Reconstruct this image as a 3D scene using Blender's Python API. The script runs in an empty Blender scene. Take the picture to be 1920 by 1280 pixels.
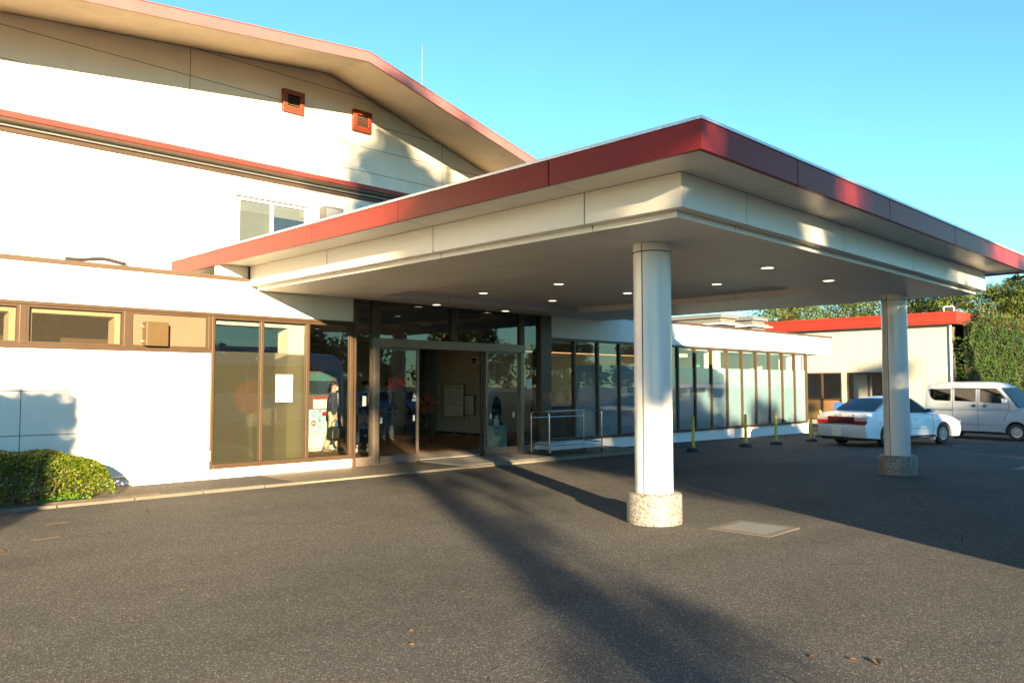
import bpy, bmesh, math, random
from mathutils import Vector, Matrix
R = random.Random(7)
PI = math.pi
sc = bpy.context.scene
COL = sc.collection
OFF = {}

# ------------------------------------------------------------------ helpers
def tag(o, label=None, cat=None, group=None, kind=None):
    if label: o['label'] = label
    if cat: o['category'] = cat
    if group: o['group'] = group
    if kind: o['kind'] = kind
    return o

def thing(name, label, cat, loc=(0, 0, 0), rz=0.0, group=None, local=False):
    o = bpy.data.objects.new(name, None)
    COL.objects.link(o)
    o.empty_display_size = 0.3
    o.location = loc
    o.rotation_euler = (0, 0, rz)
    OFF[o.name] = Vector((0, 0, 0)) if local else Vector(loc)
    return tag(o, label, cat, group)

def kids(o):
    return [c for c in bpy.data.objects if c.parent == o]

def copy_tree(o, parent=None):
    c = o.copy()
    COL.objects.link(c)
    if parent is not None:
        c.parent = parent
    for k in CH.get(o.name, []):
        copy_tree(k, c)
    return c
CH = {}

class MB:
    def __init__(self):
        self.bm = bmesh.new()
    def face(self, pts, mi=0):
        vs = [self.bm.verts.new(p) for p in pts]
        try:
            f = self.bm.faces.new(vs); f.material_index = mi
            return f
        except ValueError:
            return None
    def box(self, x0, x1, y0, y1, z0, z1, mi=0, m=None):
        c = [(x0, y0, z0), (x1, y0, z0), (x1, y1, z0), (x0, y1, z0), (x0, y0, z1), (x1, y0, z1), (x1, y1, z1), (x0, y1, z1)]
        if m is not None: c = [m @ Vector(p) for p in c]
        v = [self.bm.verts.new(p) for p in c]
        for q in ((3, 2, 1, 0), (4, 5, 6, 7), (0, 1, 5, 4), (1, 2, 6, 5), (2, 3, 7, 6), (3, 0, 4, 7)):
            f = self.bm.faces.new([v[i] for i in q]); f.material_index = mi
        return self
    def prism(self, poly, a, b, axis='Y', mi=0):
        # poly: 2D points; axis Y -> (x,z); X -> (y,z); Z -> (x,y)
        def P(p, t):
            if axis == 'Y': return (p[0], t, p[1])
            if axis == 'X': return (t, p[0], p[1])
            return (p[0], p[1], t)
        A = [self.bm.verts.new(P(p, a)) for p in poly]
        B = [self.bm.verts.new(P(p, b)) for p in poly]
        n = len(poly)
        fs = [self.bm.faces.new(A[::-1]), self.bm.faces.new(B)]
        for i in range(n):
            fs.append(self.bm.faces.new([A[i], A[(i + 1) % n], B[(i + 1) % n], B[i]]))
        for f in fs: f.material_index = mi
        return A, B
    def loft(self, rings, cap=True, closed=True, mi=0):
        V = [[self.bm.verts.new(p) for p in r] for r in rings]
        n = len(V[0])
        for i in range(len(V) - 1):
            for j in range(n if closed else n - 1):
                f = self.bm.faces.new([V[i][j], V[i][(j + 1) % n], V[i + 1][(j + 1) % n], V[i + 1][j]]); f.material_index = mi
        if cap and closed:
            for r in (V[0][::-1], V[-1]):
                f = self.bm.faces.new(r); f.material_index = mi
        return V
    def tube(self, path, r, n=8, mi=0, cap=True):
        path = [Vector(p) for p in path]
        rs = r if isinstance(r, (list, tuple)) else [r] * len(path)
        rings = []
        up = None
        for i, p in enumerate(path):
            a = path[max(0, i - 1)]; b = path[min(len(path) - 1, i + 1)]
            d = (b - a).normalized()
            if up is None:
                up = Vector((0, 0, 1)) if abs(d.z) < 0.9 else Vector((1, 0, 0))
            s = d.cross(up)
            if s.length < 1e-4: s = d.cross(Vector((0.3, 1, 0.2)))
            s.normalize(); t = s.cross(d).normalized(); up = t
            rings.append([p + (s * math.cos(k * 2 * PI / n) + t * math.sin(k * 2 * PI / n)) * rs[i] for k in range(n)])
        self.loft(rings, cap, True, mi)
        return self
    def lathe(self, prof, c=(0, 0, 0), n=24, axis='Z', mi=0, a0=0.0, a1=None, cap=True):
        full = a1 is None
        a1 = a0 + 2 * PI if full else a1
        m = n if full else n + 1
        rings = []
        for r, h in prof:
            ring = []
            for k in range(m):
                a = a0 + (a1 - a0) * k / n
                x, y = r * math.cos(a), r * math.sin(a)
                if axis == 'Z': p = (c[0] + x, c[1] + y, c[2] + h)
                elif axis == 'Y': p = (c[0] + x, c[1] + h, c[2] + y)
                else: p = (c[0] + h, c[1] + x, c[2] + y)
                ring.append(p)
            rings.append(ring)
        self.loft(rings, cap and full, full, mi)
        return self
    def build(self, name, mat, parent=None, label=None, smooth=False, bevel=0, flip=False, segs=2, kind=None):
        bm = self.bm
        bmesh.ops.recalc_face_normals(bm, faces=bm.faces[:])
        me = bpy.data.meshes.new(name)
        off = OFF.get(parent.name, Vector((0, 0, 0))) if parent is not None else Vector((0, 0, 0))
        if off.length: bmesh.ops.translate(bm, verts=bm.verts[:], vec=-off)
        bm.to_mesh(me); bm.free()
        for m in (mat if isinstance(mat, (list, tuple)) else [mat]): me.materials.append(m)
        if smooth:
            for p in me.polygons: p.use_smooth = True
        o = bpy.data.objects.new(name, me)
        COL.objects.link(o)
        if parent is not None:
            o.parent = parent
            OFF[o.name] = off
            CH.setdefault(parent.name, []).append(o)
        if bevel:
            b = o.modifiers.new('bevel', 'BEVEL'); b.width = bevel; b.segments = segs; b.limit_method = 'ANGLE'; b.angle_limit = math.radians(35)
        if smooth:
            try:
                w = o.modifiers.new('wn', 'WEIGHTED_NORMAL'); w.keep_sharp = True
            except Exception: pass
        tag(o, label, None, None, kind)
        return o

def sharp(o, deg=35):
    bm = bmesh.new(); bm.from_mesh(o.data)
    for e in bm.edges:
        if len(e.link_faces) == 2 and e.calc_face_angle(0) > math.radians(deg): e.smooth = False
    bm.to_mesh(o.data); bm.free()
    for p in o.data.polygons: p.use_smooth = True
    return o

# ------------------------------------------------------------------ materials
class NT:
    def __init__(self, name):
        self.m = bpy.data.materials.new(name); self.m.use_nodes = True
        self.t = self.m.node_tree; self.t.nodes.clear()
        self.out = self.n('ShaderNodeOutputMaterial')
    def n(self, typ, **kw):
        x = self.t.nodes.new(typ)
        for k, v in kw.items(): setattr(x, k, v)
        return x
    def l(self, a, b): self.t.links.new(a, b)
    def val(self, sock, v):
        if hasattr(v, 'links') or isinstance(v, bpy.types.NodeSocket): self.l(v, sock)
        else: sock.default_value = v
    def math(self, op, a, b=0.0, c=None):
        x = self.n('ShaderNodeMath', operation=op)
        self.val(x.inputs[0], a); self.val(x.inputs[1], b)
        if c is not None: self.val(x.inputs[2], c)
        return x.outputs[0]
    def mix(self, f, a, b, blend='MIX'):
        x = self.n('ShaderNodeMix', data_type='RGBA', blend_type=blend)
        self.val(x.inputs[0], f)
        for s, v in ((x.inputs[6], a), (x.inputs[7], b)):
            if isinstance(v, bpy.types.NodeSocket): self.l(v, s)
            else: s.default_value = (v[0], v[1], v[2], 1)
        return x.outputs[2]
    def noise(self, vec, scale, detail=3, rough=0.55):
        x = self.n('ShaderNodeTexNoise'); x.inputs['Scale'].default_value = scale
        x.inputs['Detail'].default_value = detail; x.inputs['Roughness'].default_value = rough
        if vec is not None: self.l(vec, x.inputs['Vector'])
        return x.outputs['Fac']
    def ramp(self, f, stops):
        x = self.n('ShaderNodeValToRGB'); r = x.color_ramp
        while len(r.elements) < len(stops): r.elements.new(0.5)
        for e, (p, c) in zip(r.elements, stops):
            e.position = p; e.color = (c[0], c[1], c[2], 1) if isinstance(c, (tuple, list)) else (c, c, c, 1)
        self.l(f, x.inputs[0]); return x.outputs[0]
    def pos(self): return self.n('ShaderNodeNewGeometry').outputs['Position']
    def obj(self): return self.n('ShaderNodeTexCoord').outputs['Object']
    def xyz(self, v):
        x = self.n('ShaderNodeSeparateXYZ'); self.l(v, x.inputs[0]); return x.outputs
    def line(self, c, off, period, w):
        # 1 on a thin line repeated along c
        q = self.math('FRACT', self.math('DIVIDE', self.math('SUBTRACT', c, off - period * 0.5), period))
        d = self.math('MULTIPLY', self.math('ABSOLUTE', self.math('SUBTRACT', q, 0.5)), period)
        return self.math('LESS_THAN', d, w)
    def one(self, c, at, w):
        return self.math('LESS_THAN', self.math('ABSOLUTE', self.math('SUBTRACT', c, at)), w)
    def bump(self, h, strength=0.3, dist=0.02, normal=None):
        x = self.n('ShaderNodeBump'); x.inputs['Strength'].default_value = strength; x.inputs['Distance'].default_value = dist
        self.l(h, x.inputs['Height'])
        return x.outputs[0]
    def princ(self, color, rough=0.5, metal=0.0, normal=None, spec=0.5, **kw):
        p = self.n('ShaderNodeBsdfPrincipled')
        if isinstance(color, bpy.types.NodeSocket): self.l(color, p.inputs['Base Color'])
        else: p.inputs['Base Color'].default_value = (*color[:3], 1)
        self.val(p.inputs['Roughness'], rough)
        p.inputs['Metallic'].default_value = metal
        p.inputs['Specular IOR Level'].default_value = spec
        for k, v in kw.items(): self.val(p.inputs[k], v)
        if normal is not None: self.l(normal, p.inputs['Normal'])
        return p.outputs[0]
    def done(self, sh):
        self.l(sh, self.out.inputs[0]); return self.m

def plain(name, c, rough=0.5, metal=0.0, var=0.12, scale=3.0, bump=0.0, bscale=40, spec=0.5, coat=0.0, world=False, rv=0.16):
    k = NT(name); v = k.pos() if world else k.obj()
    f = k.noise(v, scale, 4)
    g = k.noise(v, scale * 9, 3)
    f = k.math('ADD', k.math('MULTIPLY', f, 0.65), k.math('MULTIPLY', g, 0.35))
    lo = tuple(x * (1 - var) for x in c); hi = tuple(min(1, x * (1 + var)) for x in c)
    colr = k.ramp(f, [(0.3, lo), (0.7, hi)])
    nm = k.bump(k.noise(v, bscale, 3), bump, 0.01) if bump else None
    rr = k.math('ADD', k.math('MULTIPLY', g, rv), rough - rv * 0.5)
    return k.done(k.princ(colr, rr, metal, nm, spec, **({'Coat Weight': coat} if coat else {})))

def emit(name, c, s):
    k = NT(name); e = k.n('ShaderNodeEmission'); e.inputs[0].default_value = (*c, 1); e.inputs[1].default_value = s
    return k.done(e.outputs[0])

def glass(name, tint=(0.72, 0.76, 0.74), boost=1.0, rough=0.0, dust=0.0):
    k = NT(name)
    tr = k.n('ShaderNodeBsdfTransparent'); tr.inputs[0].default_value = (*tint, 1)
    gl = k.n('ShaderNodeBsdfGlossy'); gl.inputs[0].default_value = (1, 1, 1, 1); gl.inputs['Roughness'].default_value = rough
    lw = k.n('ShaderNodeLayerWeight'); lw.inputs[0].default_value = 0.5
    f = k.math('ADD', k.math('MULTIPLY', k.math('POWER', lw.outputs['Facing'], 4.2), 0.92), 0.045)
    f = k.math('MINIMUM', k.math('MULTIPLY', f, boost), 1.0)
    nm = k.bump(k.noise(k.pos(), 1.3, 2), 0.05, 0.02)
    k.l(nm, gl.inputs['Normal'])
    mx = k.n('ShaderNodeMixShader'); k.l(f, mx.inputs[0]); k.l(tr.outputs[0], mx.inputs[1]); k.l(gl.outputs[0], mx.inputs[2])
    o = mx.outputs[0]
    if dust:
        v = k.n('ShaderNodeTexVoronoi'); v.inputs['Scale'].default_value = 9.0; k.l(k.pos(), v.inputs['Vector'])
        spots = k.math('LESS_THAN', v.outputs['Distance'], 0.05)
        d = k.n('ShaderNodeBsdfDiffuse'); d.inputs[0].default_value = (0.6, 0.62, 0.55, 1)
        f2 = k.math('MULTIPLY', spots, dust)
        m2 = k.n('ShaderNodeMixShader'); k.l(f2, m2.inputs[0]); k.l(o, m2.inputs[1]); k.l(d.outputs[0], m2.inputs[2]); o = m2.outputs[0]
    return k.done(o)

def film(name, dif, trl, wd, wt, clear=(0.8, 0.8, 0.8), through=0.5):
    # frosted adhesive film: some diffuse, some scattered transmission, the rest clear
    k = NT(name)
    d = k.n('ShaderNodeBsdfDiffuse'); d.inputs[0].default_value = (*dif, 1)
    t = k.n('ShaderNodeBsdfTranslucent'); t.inputs[0].default_value = (*trl, 1)
    c = k.n('ShaderNodeBsdfRefraction'); c.inputs[0].default_value = (*clear, 1); c.inputs['Roughness'].default_value = 0.34; c.inputs['IOR'].default_value = 1.15
    ct = k.n('ShaderNodeBsdfTransparent'); ct.inputs[0].default_value = (*clear, 1)
    m0 = k.n('ShaderNodeMixShader'); m0.inputs[0].default_value = through; k.l(c.outputs[0], m0.inputs[1]); k.l(ct.outputs[0], m0.inputs[2])
    m1 = k.n('ShaderNodeMixShader'); m1.inputs[0].default_value = wd; k.l(m0.outputs[0], m1.inputs[1]); k.l(d.outputs[0], m1.inputs[2])
    m2 = k.n('ShaderNodeMixShader'); m2.inputs[0].default_value = wt; k.l(m1.outputs[0], m2.inputs[1]); k.l(t.outputs[0], m2.inputs[2])
    return k.done(m2.outputs[0])

def leafmat(name, a, b, c, trans=0.3, rough=0.45, spec=0.4):
    k = NT(name)
    isl = k.n('ShaderNodeNewGeometry').outputs['Random Per Island']
    f = k.math('ADD', k.math('MULTIPLY', isl, 0.6), k.math('MULTIPLY', k.noise(k.pos(), 0.9, 2), 0.5))
    colr = k.ramp(f, [(0.2, a), (0.55, b), (0.9, c)])
    p = k.princ(colr, rough, 0, None, spec)
    t = k.n('ShaderNodeBsdfTranslucent'); k.l(colr, t.inputs[0])
    mx = k.n('ShaderNodeMixShader'); mx.inputs[0].default_value = trans
    k.l(p, mx.inputs[1]); k.l(t.outputs[0], mx.inputs[2])
    return k.done(mx.outputs[0])

M = {}
# asphalt
k = NT('asphalt'); v = k.pos()
vo = k.n('ShaderNodeTexVoronoi'); vo.inputs['Scale'].default_value = 150; k.l(v, vo.inputs['Vector'])
cell = k.xyz(vo.outputs['Color'])[0]
vb = k.n('ShaderNodeTexVoronoi'); vb.inputs['Scale'].default_value = 62; k.l(v, vb.inputs['Vector'])
cellb = k.xyz(vb.outputs['Color'])[0]
base = k.ramp(cell, [(0.0, (0.057, 0.057, 0.054)), (0.6, (0.095, 0.093, 0.089)), (0.9, (0.138, 0.135, 0.128)), (0.975, (0.32, 0.31, 0.285))])
base = k.mix(k.math('MULTIPLY', k.math('GREATER_THAN', cellb, 0.975), 0.7), base, (0.25, 0.215, 0.185))
big = k.noise(v, 0.28, 5, 0.6)
med = k.noise(v, 1.7, 5, 0.65)
mp = k.n('ShaderNodeMapping'); mp.inputs['Scale'].default_value = (0.25, 1.1, 1); mp.inputs['Rotation'].default_value = (0, 0, 0.5); k.l(v, mp.inputs['Vector'])
trk = k.noise(mp.outputs[0], 0.9, 4, 0.6)
sh = k.ramp(k.math('ADD', k.math('MULTIPLY', big, 0.45), k.math('ADD', k.math('MULTIPLY', med, 0.25), k.math('MULTIPLY', trk, 0.30))), [(0.33, 0.68), (0.5, 1.0), (0.67, 1.24)])
base = k.mix(1.0, base, sh, 'MULTIPLY')
wn = k.n('ShaderNodeTexNoise'); wn.inputs['Scale'].default_value = 0.7; wn.inputs['Detail'].default_value = 3; k.l(v, wn.inputs['Vector'])
wv = k.n('ShaderNodeMix', data_type='RGBA', blend_type='ADD'); wv.inputs[0].default_value = 0.9; k.l(v, wv.inputs[6]); k.l(wn.outputs['Color'], wv.inputs[7])
vc = k.n('ShaderNodeTexVoronoi', feature='DISTANCE_TO_EDGE'); vc.inputs['Scale'].default_value = 0.17; k.l(wv.outputs[2], vc.inputs['Vector'])
crack = k.math('MULTIPLY', k.math('LESS_THAN', vc.outputs['Distance'], 0.0011), k.math('GREATER_THAN', big, 0.53))
base = k.mix(k.math('MULTIPLY', crack, 0.6), base, (0.018, 0.017, 0.016))
hh = k.math('ADD', k.math('MULTIPLY', k.noise(v, 75, 3, 0.7), 1.0), k.math('MULTIPLY', vo.outputs['Distance'], 0.5))
M['asphalt'] = k.done(k.princ(base, 0.85, 0, k.bump(hh, 1.0, 0.022), 0.15))

def wallmat(name, c, xs=(), zs=(), perx=None, perz=None, w=0.006, coord=0, var=0.05, rough=0.7, dirt=0.0, spec=0.25):
    k = NT(name); v = k.pos(); s = k.xyz(v)
    m = None
    def acc(q):
        nonlocal m
        m = q if m is None else k.math('MAXIMUM', m, q)
    for x in xs: acc(k.one(s[coord], x, w))
    for z in zs: acc(k.one(s[2], z, w))
    if perx: acc(k.line(s[coord], perx[0], perx[1], w))
    if perz: acc(k.line(s[2], perz[0], perz[1], w))
    f = k.noise(v, 0.8, 5, 0.6)
    colr = k.ramp(f, [(0.3, tuple(x * (1 - var) for x in c)), (0.7, tuple(min(1, x * (1 + var)) for x in c))])
    if dirt:
        mp = k.n('ShaderNodeMapping'); mp.inputs['Scale'].default_value = (5, 5, 0.35); k.l(v, mp.inputs['Vector'])
        st = k.ramp(k.noise(mp.outputs[0], 1.0, 4), [(0.5, 0.0), (0.75, 1.0)])
        colr = k.mix(k.math('MULTIPLY', st, dirt), colr, tuple(x * 0.62 for x in c))
    nm = k.bump(k.noise(v, 70, 3), 0.08, 0.005)
    if m is not None:
        colr = k.mix(m, colr, tuple(x * 0.22 for x in c))
    return k.done(k.princ(colr, rough, 0, nm, spec))

CREAM = (0.74, 0.70, 0.62)
M['wall_left'] = wallmat('painted_panel_wall', (0.77, 0.74, 0.68), xs=(3.19, -2.9), zs=(0.895, 1.56), w=0.007, dirt=0.10)
M['wall_hall'] = wallmat('hall_panel_wall', (0.76, 0.71, 0.62), xs=(-0.05, 6.47, 13.0), zs=(7.813, 8.396, 7.23, 6.65, 5.3), w=0.007, dirt=0.10)
M['wall_right'] = wallmat('wing_panel_wall', (0.80, 0.79, 0.77), xs=(20.1, 26.4), w=0.005, dirt=0.07)
M['wall_annex'] = wallmat('annex_wall', (0.46, 0.425, 0.35), perx=(11.79, 0.94), coord=1, w=0.006, dirt=0.16)
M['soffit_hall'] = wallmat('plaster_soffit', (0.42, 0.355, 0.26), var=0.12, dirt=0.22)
M['ceiling'] = wallmat('canopy_ceiling_panels', (0.46, 0.43, 0.39), perx=(8.04, 2.575), w=0.004, var=0.03, rough=0.55)
M['ceiling'] = (lambda: M['ceiling'])()
M['cream_panel'] = plain('cream_metal_panel', (0.66, 0.63, 0.57), 0.32, 0, 0.03, 0.8, spec=0.45, world=True, rv=0.03)
M['red_panel'] = plain('red_metal_panel', (0.195, 0.018, 0.015), 0.34, 0, 0.03, 0.5, spec=0.18, world=True, rv=0.02)
M['red_band'] = plain('red_painted_band', (0.20, 0.03, 0.022), 0.5, 0, 0.10, 2.5, world=True)
M['pink_fascia'] = plain('faded_red_fascia', (0.24, 0.095, 0.092), 0.5, 0, 0.10, 2.0, world=True)
M['red_annex'] = plain('annex_red_fascia', (0.27, 0.024, 0.009), 0.5, 0, 0.08, 2.0, world=True)
M['vent_red'] = plain('vent_orange_red', (0.20, 0.030, 0.011), 0.5, 0, 0.08, 5)
M['silver'] = plain('silver_edge_trim', (0.62, 0.64, 0.67), 0.30, 0.7, 0.08, 6)
M['bronze'] = plain('bronze_anodised_frame', (0.075, 0.048, 0.028), 0.40, 0.25, 0.10, 4, spec=0.5)
M['bronze_light'] = plain('light_bronze_frame', (0.072, 0.044, 0.024), 0.45, 0.2, 0.14, 5)
M['dark_frame'] = plain('dark_brown_frame', (0.075, 0.050, 0.036), 0.36, 0.3, 0.10, 4)
M['steel_frame'] = plain('door_rail_metal', (0.25, 0.20, 0.155), 0.38, 0.5, 0.10, 4)
M['joint'] = plain('joint_shadow_rubber', (0.018, 0.015, 0.014), 0.8)
M['beige_panel'] = plain('beige_infill_panel', (0.15, 0.105, 0.066), 0.5, 0, 0.06, 2)
M['brown_box'] = plain('brown_metal_box', (0.085, 0.053, 0.019), 0.45, 0, 0.09, 4)
M['cap'] = plain('parapet_cap', (0.095, 0.064, 0.040), 0.42, 0.1, 0.12, 2, world=True)
M['white'] = plain('white_paint', (0.78, 0.78, 0.76), 0.5, 0, 0.04, 3)
M['white_inner'] = plain('white_plasterboard', (0.80, 0.77, 0.69), 0.7, 0, 0.04, 2)
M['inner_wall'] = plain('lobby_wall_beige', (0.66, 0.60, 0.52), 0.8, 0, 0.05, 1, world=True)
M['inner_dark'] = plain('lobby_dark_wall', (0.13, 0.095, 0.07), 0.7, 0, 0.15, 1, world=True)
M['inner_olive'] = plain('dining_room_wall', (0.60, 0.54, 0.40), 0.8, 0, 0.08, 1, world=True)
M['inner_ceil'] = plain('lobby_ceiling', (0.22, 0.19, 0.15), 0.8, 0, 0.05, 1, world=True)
M['carpet'] = plain('lobby_carpet', (0.30, 0.15, 0.05), 0.95, 0, 0.25, 1.2, bump=0.3, bscale=120, world=True)
M['black'] = plain('black_rubber', (0.020, 0.020, 0.022), 0.6, 0, 0.2, 6)
M['tyre'] = plain('tyre_rubber', (0.028, 0.027, 0.027), 0.75, 0, 0.2, 8)
M['chrome'] = plain('polished_steel', (0.62, 0.62, 0.63), 0.18, 1.0, 0.06, 6)
M['steel'] = plain('galvanised_steel', (0.48, 0.49, 0.50), 0.38, 0.8, 0.12, 8)
M['yellow'] = plain('yellow_plastic', (0.68, 0.52, 0.03), 0.45, 0, 0.08, 6)
M['conc'] = plain('concrete', (0.125, 0.112, 0.088), 0.85, 0, 0.18, 4, bump=0.3, bscale=60, world=True)
M['roofing'] = plain('roof_membrane', (0.30, 0.29, 0.27), 0.85, 0, 0.15, 2, world=True)
M['housing'] = plain('weathered_grey_metal', (0.14, 0.145, 0.14), 0.55, 0.1, 0.10, 2, world=True)
M['glass'] = glass('window_glass', (0.80, 0.83, 0.80), 1.25, 0.0, 0.5)
M['wingglass'] = glass('wing_glass', (0.92, 0.94, 0.93), 1.25, 0.0, 0.35)
M['door_glass'] = glass('door_glass', (0.78, 0.80, 0.78), 1.2)
M['clear'] = glass('transom_glass', (0.66, 0.66, 0.62), 1.7)
M['carglass'] = glass('car_glass', (0.05, 0.065, 0.075), 0.8)
M['hallglass'] = glass('hall_glass', (0.66, 0.68, 0.66), 1.5)
M['film_warm'] = film('frosted_film_warm', (0.42, 0.37, 0.28), (0.60, 0.55, 0.42), 0.24, 0.22, (0.80, 0.74, 0.60), 0.16)
M['film_cool'] = film('frosted_film_cool', (0.36, 0.58, 0.70), (0.70, 0.86, 0.92), 0.88, 0.42, (0.70, 0.80, 0.78))
k = NT('pebbled_glass')
tr_ = k.n('ShaderNodeBsdfTransparent'); tr_.inputs[0].default_value = (0.85, 0.82, 0.74, 1)
df_ = k.n('ShaderNodeBsdfDiffuse'); k.l(k.ramp(k.noise(k.pos(), 55, 3, 0.7), [(0.35, (0.05, 0.045, 0.038)), (0.65, (0.12, 0.105, 0.085))]), df_.inputs[0])
mx_ = k.n('ShaderNodeMixShader'); mx_.inputs[0].default_value = 0.20; k.l(tr_.outputs[0], mx_.inputs[1]); k.l(df_.outputs[0], mx_.inputs[2])
M['pebble'] = k.done(mx_.outputs[0])
# granite
k = NT('granite'); v = k.obj()
vo = k.n('ShaderNodeTexVoronoi'); vo.inputs['Scale'].default_value = 85; k.l(v, vo.inputs['Vector'])
g = k.xyz(vo.outputs['Color'])[1]
M['granite'] = k.done(k.princ(k.ramp(g, [(0.0, (0.02, 0.02, 0.02)), (0.14, (0.07, 0.068, 0.062)), (0.4, (0.17, 0.165, 0.145)), (0.8, (0.24, 0.23, 0.205)), (1.0, (0.34, 0.33, 0.30))]), 0.6, 0, k.bump(k.noise(v, 140, 2), 0.15, 0.004)))
# brick
k = NT('dark_brick'); v = k.n('ShaderNodeMapping'); v.inputs['Rotation'].default_value = (PI / 2, 0, 0); k.l(k.pos(), v.inputs['Vector'])
b = k.n('ShaderNodeTexBrick'); k.l(v.outputs[0], b.inputs['Vector'])
b.inputs['Color1'].default_value = (0.13, 0.085, 0.06, 1); b.inputs['Color2'].default_value = (0.10, 0.065, 0.05, 1); b.inputs['Mortar'].default_value = (0.03, 0.022, 0.02, 1)
b.inputs['Scale'].default_value = 1.0; b.inputs['Brick Width'].default_value = 0.42; b.inputs['Row Height'].default_value = 0.2; b.inputs['Mortar Size'].default_value = 0.012
M['brick'] = k.done(k.princ(b.outputs[0], 0.8))
# paving tiles
k = NT('entrance_tiles'); v = k.pos(); s = k.xyz(v)
jn = k.math('MAXIMUM', k.line(s[0], 0.0, 0.3, 0.003), k.line(s[1], 0.0, 0.1, 0.003))
colr = k.ramp(k.math('ADD', k.math('MULTIPLY', k.noise(v, 1.2, 4), 0.5), k.math('MULTIPLY', k.noise(v, 25, 2), 0.5)), [(0.3, (0.12, 0.10, 0.075)), (0.7, (0.175, 0.15, 0.115))])
M['tiles'] = k.done(k.princ(k.mix(jn, colr, (0.10, 0.09, 0.075)), 0.6, 0, k.bump(k.noise(v, 60, 2), 0.1, 0.004)))
M['mat'] = plain('grey_door_mat', (0.26, 0.25, 0.22), 0.95, 0, 0.12, 4, bump=0.4, bscale=160)
M['carwhite'] = plain('white_car_paint', (0.86, 0.87, 0.88), 0.22, 0, 0.02, 2, coat=0.6)
M['vansilver'] = plain('silver_van_paint', (0.38, 0.42, 0.47), 0.34, 0.15, 0.03, 2, coat=0.3)
M['carblue'] = plain('blue_car_paint', (0.12, 0.20, 0.34), 0.22, 0.3, 0.03, 2, coat=0.6)
M['cardark'] = plain('dark_blue_car_paint', (0.03, 0.035, 0.06), 0.2, 0.2, 0.03, 2, coat=0.6)
M['carred'] = plain('dark_red_car_paint', (0.30, 0.03, 0.035), 0.22, 0.2, 0.03, 2, coat=0.6)
M['buswhite'] = plain('pale_blue_bus_paint', (0.42, 0.47, 0.66), 0.28, 0, 0.03, 2, coat=0.4)
M['taillamp'] = plain('red_lamp_lens', (0.42, 0.015, 0.02), 0.15, 0, 0.05, 4)
M['lampclear'] = plain('clear_lamp_lens', (0.62, 0.60, 0.58), 0.12, 0.2, 0.05, 4)
M['garnish'] = plain('dark_red_garnish', (0.085, 0.015, 0.02), 0.2, 0, 0.05, 4)
M['trim_dark'] = plain('dark_plastic', (0.035, 0.035, 0.037), 0.55, 0, 0.1, 5)
M['seat'] = plain('car_seat_fabric', (0.10, 0.09, 0.085), 0.9)
M['plate'] = plain('blank_licence_plate', (0.90, 0.86, 0.72), 0.5, 0, 0.05, 5)
M['hub'] = plain('silver_wheel_cover', (0.58, 0.59, 0.61), 0.32, 0.6, 0.05, 5)
M['paper'] = plain('white_paper', (0.82, 0.82, 0.80), 0.8, 0, 0.02, 3)
M['ink'] = plain('black_ink', (0.03, 0.03, 0.03), 0.8)
M['redink'] = plain('red_vinyl', (0.62, 0.012, 0.012), 0.45)
M['blueink'] = plain('blue_ink', (0.05, 0.30, 0.62), 0.6)
M['navyink'] = plain('navy_ink', (0.03, 0.12, 0.40), 0.6)
M['cyanpaper'] = plain('light_cyan_poster', (0.38, 0.62, 0.72), 0.7, 0, 0.10, 2)
M['teal'] = plain('teal_poster', (0.05, 0.15, 0.16), 0.7, 0, 0.2, 3)
M['yellowink'] = plain('pale_yellow_ink', (0.75, 0.66, 0.25), 0.8)
M['screen'] = plain('dark_screen', (0.03, 0.045, 0.055), 0.2)
M['board'] = plain('notice_board_grey', (0.78, 0.77, 0.74), 0.7, 0, 0.03, 3)
M['orange'] = plain('orange_fan_blade', (0.30, 0.045, 0.01), 0.4)
M['mint'] = plain('pale_mint_cabinet', (0.52, 0.66, 0.62), 0.5, 0, 0.04, 3)
M['green_sign'] = plain('green_exit_panel', (0.02, 0.30, 0.12), 0.5)
M['navy'] = plain('navy_cloth', (0.028, 0.032, 0.060), 0.9, 0, 0.15, 20)
M['beige_cloth'] = plain('beige_cloth', (0.50, 0.43, 0.30), 0.9, 0, 0.08, 20)
M['grey_cloth'] = plain('light_grey_cloth', (0.55, 0.55, 0.54), 0.9, 0, 0.08, 20)
M['denim'] = plain('pale_blue_denim', (0.24, 0.30, 0.40), 0.9, 0, 0.12, 20)
M['shirt'] = plain('white_shirt', (0.75, 0.75, 0.74), 0.85)
M['skin'] = plain('skin', (0.50, 0.30, 0.21), 0.55, 0, 0.06, 20)
M['hair'] = plain('black_hair', (0.02, 0.016, 0.014), 0.6)
M['leather'] = plain('black_leather', (0.03, 0.032, 0.034), 0.4, 0, 0.2, 15)
M['greyleather'] = plain('grey_leather', (0.20, 0.23, 0.23), 0.4, 0, 0.1, 15)
M['shoe'] = plain('white_shoe', (0.62, 0.62, 0.58), 0.7)
M['brownshoe'] = plain('dark_shoe', (0.05, 0.035, 0.03), 0.5)
M['redwood'] = plain('brown_wood_panel', (0.30, 0.17, 0.065), 0.55, 0, 0.15, 2)
M['dry_leaf'] = plain('dry_leaf', (0.14, 0.066, 0.020), 0.8, 0, 0.3, 30)
M['rust'] = plain('rust_stain', (0.13, 0.075, 0.045), 0.9, 0, 0.2, 6)
M['bark'] = plain('pine_bark', (0.20, 0.11, 0.065), 0.9, 0, 0.3, 6, bump=0.5, bscale=25)
M['bark_dark'] = plain('dark_bark', (0.07, 0.055, 0.042), 0.9, 0, 0.3, 6, bump=0.5, bscale=25)
M['twig'] = plain('shrub_twig', (0.17, 0.12, 0.07), 0.9, 0, 0.2, 12)
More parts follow.
